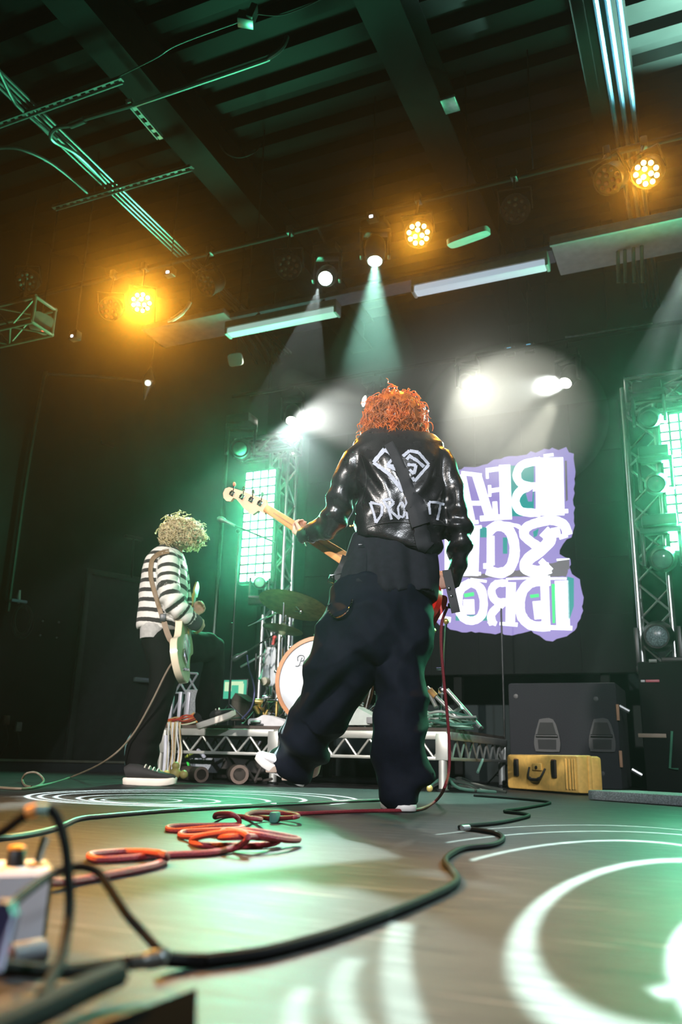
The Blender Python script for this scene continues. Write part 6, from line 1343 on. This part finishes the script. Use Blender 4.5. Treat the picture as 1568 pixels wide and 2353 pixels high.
# black stack at the right edge
c = PY(1500, 1700, 6.9); t = thing('black_rack', Vector((PY(1455, 1700, 6.9).x+.3, 7.0, 0)), 'tall black equipment stack under the right tower', 'rack')
xs = PY(1462, 1700, 6.9).x+.05; zt_ = PY(1480, 1520, 6.9).z
MB().box((xs+.42, 7.25, zt_/2+.002), (.84, .7, zt_-.004), bev=.015).build('cabinet', mat('stack_black', (.0045, .005, .0052), .7, spec=.12), t)
a = PY(1480, 1690, 6.895); MB().box(a+Vector((.06, 0, 0)), (.2, .012, .03), bev=.003).build('label_strip', mat('label_tan', (.22, .17, .12), .6), t)
a = PY(1478, 1565, 6.895); MB().box(a, (.03, .01, .018), bev=.003).build('badge', M_GREY, t); MB().box(a+Vector((.07, 0, 0)), (.10, .01, .02), bev=.003).build('red_badge', mat('badge_red', (.28, .05, .07), .5), t)
MB().tube([PY(1545, 1680, 6.885), PY(1540, 1765, 6.885), PY(1560, 1768, 6.885)], .010, 8).build('green_edge', mat('edge_green', (.03, .14, .08), .5), t)
MB().rod(PY(1492, 1519, 6.9), PY(1510, 1519, 6.9), .014, 8).build('clamp', M_ALU, t); MB().box((xs+.42, 7.25, zt_+.003+.02), (.5, .5, .04), bev=.01).build('top_plate', M_BLACK, t)
# yellow case
A_ = PZ(1167, 1813, .004); B_ = PZ(1332, 1826, .004); dC = (B_-A_); LC = dC.length; X = dC.normalized(); N = UZ.cross(X).normalized()
if N.dot(FH) > 0: N = -N
hC = .245; cC = (A_+B_)/2 - N*.10
R = Matrix((X, N*-1, UZ)).transposed()
YEL = mat('yellow_case', (.90, .55, .14), .5, var=.10, scale=30)
t = thing('hard_case', Vector((cC.x, cC.y, 0)), 'worn yellow hard case with black latches standing before the cabinet', 'case')
MB().box(cC+UZ*(hC/2+.004)+N*.055, (LC, .10, hC), R, bev=.022).build('front_shell', YEL, t); MB().box(cC+UZ*(hC/2+.004)-N*.055, (LC*.98, .10, hC*.97), R, bev=.022).build('rear_shell', YEL, t)
MB().box(cC+UZ*(hC/2+.004)+N*.002, (LC*1.01, .03, hC*1.01), R, bev=.01).build('rim_band', YEL, t)
F0 = cC+N*.105+UZ*(hC/2+.004)
for s in (-.66, .42):
    lt = MB().box(F0+X*s*LC/2+UZ*.03+N*.008, (.045, .02, .12), R, bev=.005).build('latch', mat('latch_black', (.015, .015, .015), .4), t); MB().box(F0+X*s*LC/2+UZ*.088+N*.012, (.03, .012, .012), R, bev=.003).build('latch_pin', mat('pin_brown', (.25, .10, .05), .5), lt)
hp = bez([F0+X*(-.11*LC/.5+.0)*1+UZ*.03+N*.01, F0-X*.085+UZ*-.03+N*.03, F0-X*.05+UZ*-.055+N*.04, F0+X*.02+UZ*-.058+N*.04, F0+X*.055+UZ*-.03+N*.03, F0+X*.075+UZ*.03+N*.01], 5)
hp = bez([F0-X*.115+UZ*.035+N*.008, F0-X*.10-UZ*.02+N*.03, F0-X*.06-UZ*.045+N*.04, F0-X*.02-UZ*.048+N*.04, F0+X*.03-UZ*.045+N*.04, F0+X*.062-UZ*.02+N*.03, F0+X*.078+UZ*.03+N*.008], 5)
MB().tube(hp, [.007]*8+[.012]*15+[.007]*(len(hp)-23), 10).build('handle', mat('latch_black', (.015, .015, .015), .4), t)
MB().box(F0-X*.02+UZ*.04+N*.006, (.11, .014, .05), R, bev=.006).build('handle_plate', YEL, t); MB().lathe([(.012, 0), (.012, .006), (.005, .009)], F0-X*.02+UZ*.035+N*.013, N, 12).build('valve', M_BLACK, t)
for s in (.72, .80, .88, .94): MB().box(F0+X*s*LC/2+N*.003, (.012, .012, hC*.8), R, bev=.004).build('rib', YEL, t)
# flat carpeted block at the right edge
A_ = PZ(1352, 1838, 0.0); B_ = PZ(1600, 1856, .0); X = (B_-A_).normalized(); N = UZ.cross(X).normalized()
if N.dot(FH) < 0: N = -N
h_ = PY(1352, 1816, A_.y).z
R = Matrix((X, N, UZ)).transposed(); L_ = 1.3
tag(MB().box(A_+X*L_/2+N*.2+UZ*(h_/2+.002), (L_, .4, h_), R, bev=.008).build('carpeted_block', mat('carpet_grey', (.17, .19, .20), .95, var=.4, scale=120, bump=.5, bscale=260)), 'low grey carpeted block on the floor at the right edge', 'block')

# ------------------------------------------------------------------ cables and pedal on the stage floor
M_CBL = mat('black_cable', (.007, .0075, .0078), .75, spec=.06)
def fl(u, v, r): return PZ(u, v, r)
cable([fl(u, v, .0065) for u, v in ((470, 2208), (600, 2190), (700, 2165), (784, 2140), (900, 2098), (980, 2065), (1032, 2040), (1050, 2022), (1040, 2000), (1024, 1982), (1030, 1968), (1065, 1950), (1130, 1942), (1155, 1930), (1150, 1918), (1120, 1910), (1062, 1902), (1070, 1898), (1150, 1890), (1213, 1876), (1205, 1870), (1160, 1864), (1200, 1858), (1255, 1848), (1262, 1843), (1220, 1838), (1150, 1832), (1090, 1828))], .0065, M_CBL, 'long black cable winding across the stage floor from the front to the riser', n=6)
tag(MB().tube([fl(1062, 1903, .012), fl(1078, 1902, .012)], .0075, 8).build('cable_plug', M_ALU), 'small silver plug joint on the long winding cable', 'plug')
cable([fl(u, v, .0065) for u, v in ((-40, 1930), (60, 1918), (130, 1902), (180, 1882), (240, 1875), (400, 1862), (560, 1853), (700, 1846), (830, 1840), (900, 1838))], .0065, mat('grey_cable', (.06, .055, .048), .45), 'thin dark cable curving from the left edge past the light rings', n=6)
M_RED = mat('red_braided_cable', (.20, .012, .022), .6, var=.35, scale=260, bump=.3, bscale=500)
rr = .0068
# the red lead: from the bass, down to the floor, in loose coils towards the pedal
up = [P(1029, 1394, 3.58), P(1016, 1430, 3.60), P(1014, 1480, 3.60), P(1020, 1560, 3.62), P(1028, 1640, 3.66), P(1033, 1710, 3.70), P(1032, 1770, 3.72), P(1020, 1815, 3.70)]
low = [fl(1000, 1842, rr), fl(970, 1858, rr), fl(930, 1862, rr), fl(850, 1863, rr), fl(760, 1866, rr), fl(690, 1869, rr), fl(640, 1866, rr), fl(590, 1865, rr*1), fl(575, 1870, rr), fl(620, 1880, rr), fl(675, 1878, rr*3), fl(683, 1873, rr*3), fl(640, 1868, rr*3), fl(580, 1868, rr*4), fl(567, 1878, rr*4), fl(600, 1883, rr*3), fl(560, 1876, rr), fl(520, 1874, rr), fl(495, 1878, rr*2), fl(500, 1870, rr*4), fl(530, 1870, rr*5), fl(548, 1882, rr*3), fl(545, 1894, rr), fl(490, 1896, rr), fl(400, 1898, rr), fl(386, 1905, rr), fl(410, 1908, rr), fl(500, 1900, rr*3), fl(555, 1900, rr*3), fl(540, 1906, rr*3), fl(430, 1911, rr), fl(416, 1920, rr), fl(450, 1922, rr*2), fl(540, 1910, rr*5), fl(600, 1912, rr*5), fl(684, 1928, rr*2), fl(660, 1930, rr*3), fl(590, 1918, rr*5), fl(520, 1908, rr*5), fl(505, 1924, rr*4), fl(560, 1922, rr*5), fl(640, 1930, rr*2), fl(600, 1942, rr), fl(470, 1942, rr), fl(440, 1932, rr), fl(470, 1920, rr*4), fl(540, 1912, rr*6), fl(570, 1925, rr*5), fl(540, 1948, rr*1.5), fl(480, 1960, rr), fl(380, 1965, rr), fl(250, 1975, rr), fl(212, 1972, rr), fl(215, 1963, rr), fl(300, 1957, rr), fl(370, 1962, rr*3), fl(380, 1975, rr), fl(350, 1990, rr), fl(250, 2010, rr), fl(170, 2024, rr), fl(110, 2028, rr*2)]
cable(up+low, rr, M_RED, 'red braided instrument cable from the bass coiling over the floor to the pedal', n=6)
c = fl(632, 1878, .016); tag(MB().box(c, (.022, .05, .03), (0, 0, .2), bev=.004).build('cable_strap', mat('strap_green', (.03, .13, .10), .6)), 'small dark green strap around the red cable coil', 'strap')
cable([P(418, 1522, 5.45), P(405, 1515, 5.42), P(385, 1540, 5.38), P(345, 1620, 5.34), P(300, 1695, 5.34), P(240, 1750, 5.35), fl(160, 1787, .0075), fl(80, 1808, .0075), P(52, 1796, 5.2), P(60, 1778, 5.2), P(85, 1776, 5.2), P(100, 1796, 5.1), fl(60, 1812, .0075), fl(-40, 1806, .0075)], .0065, mat('brown_green_cable', (.16, .12, .08), .5), 'thin guitar cable hanging from the cream guitar to the left floor', n=8)
cable([P(305, 1685, 5.75), P(293, 1705, 5.75), P(289, 1735, 5.75), P(292, 1770, 5.75)], .009, mat('teal_cable', (.06, .14, .13), .5), 'short teal cable hanging behind the guitarist leg', n=6)
# pedal, blurred in the near left corner
DP_ = .86
A_ = PZ(88, 2172, .0); 
pb = Vector((A_.x, A_.y, 0)); 
t = thing('effects_pedal', PZ(30, 2180), 'white effects pedal with knob tops coloured as amber lit in the near left corner', 'pedal')
F1 = [PZ(94, 2185, .008), PZ(-60, 2195, .008)]
X = (F1[0]-F1[1]).normalized(); N = UZ.cross(X).normalized()
if N.dot(FH) < 0: N = -N
wP = .125; k_ = MPP(60, 2100, (F1[0]-CAM).dot(FH)); hP = 170*k_
R = Matrix((X, N, UZ)).transposed(); o_ = F1[0]
M_PED = mat('pedal_white', (.66, .68, .74), .4, var=.05)
def pw(x, y, z): return o_ + X*x + N*y + UZ*z
prof_ = [(0, .0), (0, hP*.93), (.006, hP), (.06, hP*1.04), (.066, hP*.98), (.066, 0)]
MB().prism([pw(-wP, y, z) for y, z in prof_], X, wP).build('enclosure', M_PED, t, angle=30)
MB().prism([pw(.0005, y, z) for y, z in prof_], X, .003).build('side_plate', mat('pedal_side_olive', (.12, .12, .05), .5), t, angle=30)
for x in (-.030, -.078):
    kb = MB().lathe([(.0095, 0), (.0085, .014), (.007, .016)], pw(x, .03, hP*1.01), UZ, 16).build('knob', M_BLACK, t); MB().lathe([(.0082, 0), (.0082, .003), (.004, .004)], pw(x, .03, hP*1.01+.0155), UZ, 16).build('knob_cap', mat('knob_amber_lit', (.70, .28, .03), .4), kb)  # knob tops carry the amber light in their colour
MB().tube([pw(-.010, .028, hP*1.0), pw(-.004, .028, hP*1.0+.028)], [.0035, .0045], 8).build('toggle', M_CHROME, t)
MB().lathe([(.010, 0), (.010, .003), (.006, .004)], pw(-.010, .028, hP*1.0), UZ, 12).build('toggle_nut', mat('brass', (.6, .35, .1), .3, .9), t)
MB().box(pw(-.07, .012, hP*.985), (.06, .004, .003), R).build('printed_line', mat('print_tan', (.35, .22, .14), .6), t, smooth=False)
MB().tube(bez([pw(-.052, -.002, hP*.46), pw(-.047, -.002, hP*.42), pw(-.043, -.002, hP*.44), pw(-.041, -.002, hP*.50)], 4), .0018, 6).build('printed_mark', M_BLACK, t)
for x in (-.01, -.11): MB().lathe([(.009, 0), (.008, .007)], pw(x, .02, -.007), UZ, 10).build('rubber_foot', M_RUB, t)
q = [PZ(95, 2215, .002), PZ(-30, 2240, .002)]
jp_ = PZ(40, 2215, .012)
t = thing('jack_plug', jp_, 'dull metal jack plug with brown boot below the white pedal', 'plug')
MB().rod(PZ(20, 2200, .016), PZ(95, 2185, .016), .011, 12).build('barrel', mat('dull_plug', (.12, .13, .14), .7, .2), t); MB().rod(PZ(-10, 2205, .016), PZ(22, 2200, .016), .008, 12).build('boot', mat('boot_brown', (.30, .12, .04), .5), t)
# stiff black patch leads rising in loops near the lens
cable([P(-30, 1935, .74), P(15, 1905, .74), P(60, 1872, .74), P(105, 1858, .74), P(132, 1880, .74), P(150, 1940, .73), P(158, 2020, .72), P(160, 2090, .71), P(152, 2150, .69), P(140, 2205, .66), P(118, 2250, .63), P(95, 2290, .60)], .0042, M_CBL, 'stiff black lead arching up beside the pedal, the tallest loop', n=8)
lg = [P(84, 1862, .735), P(107, 1857, .735)]
tag(MB().tube([P(62, 1868, .738), P(84, 1861, .738)], .0052, 8).build('tape_ring', mat('tape_orange', (.65, .26, .05), .5)), 'orange tape band at the top of the tallest black loop', 'tape')
tag(MB().tube([P(86, 1860, .738), P(112, 1860, .738)], .0052, 8).build('tape_ring', mat('tape_teal', (.16, .30, .26), .5)), 'grey green tape band at the top of the tallest black loop', 'tape')
cable([P(28, 2078, .70), P(60, 2050, .74), P(110, 2015, .80), P(150, 1998, .82), P(190, 1992, .83), P(225, 2005, .83), P(250, 2038, .82), P(290, 2100, .80), P(330, 2145, .79), P(362, 2180, .78), P(376, 2190, .78)], .0040, M_CBL, 'lower black lead arching right from the pedal to the plug', n=8)
pl = thing('inline_plug', P(350, 2200, .77), 'long dark plug where the looping leads meet the floor cable', 'plug')
MB().tube(bez([P(376, 2186, .775), P(372, 2200, .772), P(340, 2207, .77), P(300, 2212, .765)], 5), [.0055]*5+[.0075]*6+[.006]*5, 10).build('barrel', mat('plug_grey', (.10, .115, .11), .35, .5), pl)
cable([PZ(470, 2208, .0065), PZ(420, 2207, .0075), PZ(376, 2203, .012)], .0068, M_CBL, 'short thick end of the floor cable at the plug', n=4)
cable([P(300, 2212, .765), P(240, 2222, .75), P(160, 2232, .72), P(80, 2230, .69), P(0, 2222, .66), P(-60, 2218, .64)], .0055, M_CBL, 'thick black lead running left along the front of the pedal', n=6)
cable([P(270, 2240, .62), P(200, 2270, .58), P(100, 2320, .53), P(0, 2365, .49), P(-60, 2390, .47)], .0085, M_CBL, 'thickest blurred black lead crossing the bottom left corner', n=6)
# lilac edge of another pedal at the picture border
q = PZ(8, 2200, 0.0); t = thing('effects_pedal', q, 'corner of a dark blue and lilac pedal at the left picture border', 'pedal')
X2 = (PZ(28, 2240, 0)-PZ(-20, 2235, 0)).normalized()
zA = .06
o4 = P(28, 2110, .60); 
MB().prism([P(18, 2075, .60), P(28, 2110, .60), P(0, 2215, .60), P(-60, 2225, .60), P(-60, 2070, .60)], FH, .014).build('enclosure', mat('pedal_navy', (.03, .03, .08), .4), t, angle=30)
MB().prism([P(30, 2100, .598), P(24, 2125, .598), P(2, 2232, .598), P(-14, 2232, .598), P(4, 2170, .598)], FH, .004).build('lilac_edge', mat('pedal_lilac', (.52, .50, .72), .4), t, smooth=False)
# black corner at the bottom of the frame
A_ = PZ(452, 2270, .03); B_ = PZ(230, 2355, .03)
X = (B_-A_).normalized(); C_ = PZ(452, 2420, .03)
tag(MB().prism([Vector((p.x, p.y, .0)) for p in (A_, B_, B_+(C_-A_)*1.2, C_)], UZ, .03).build('board_corner', mat('board_black', (.003, .0035, .0035), 1.0, spec=.0), angle=30), 'black pedalboard corner at the bottom picture edge', 'board')
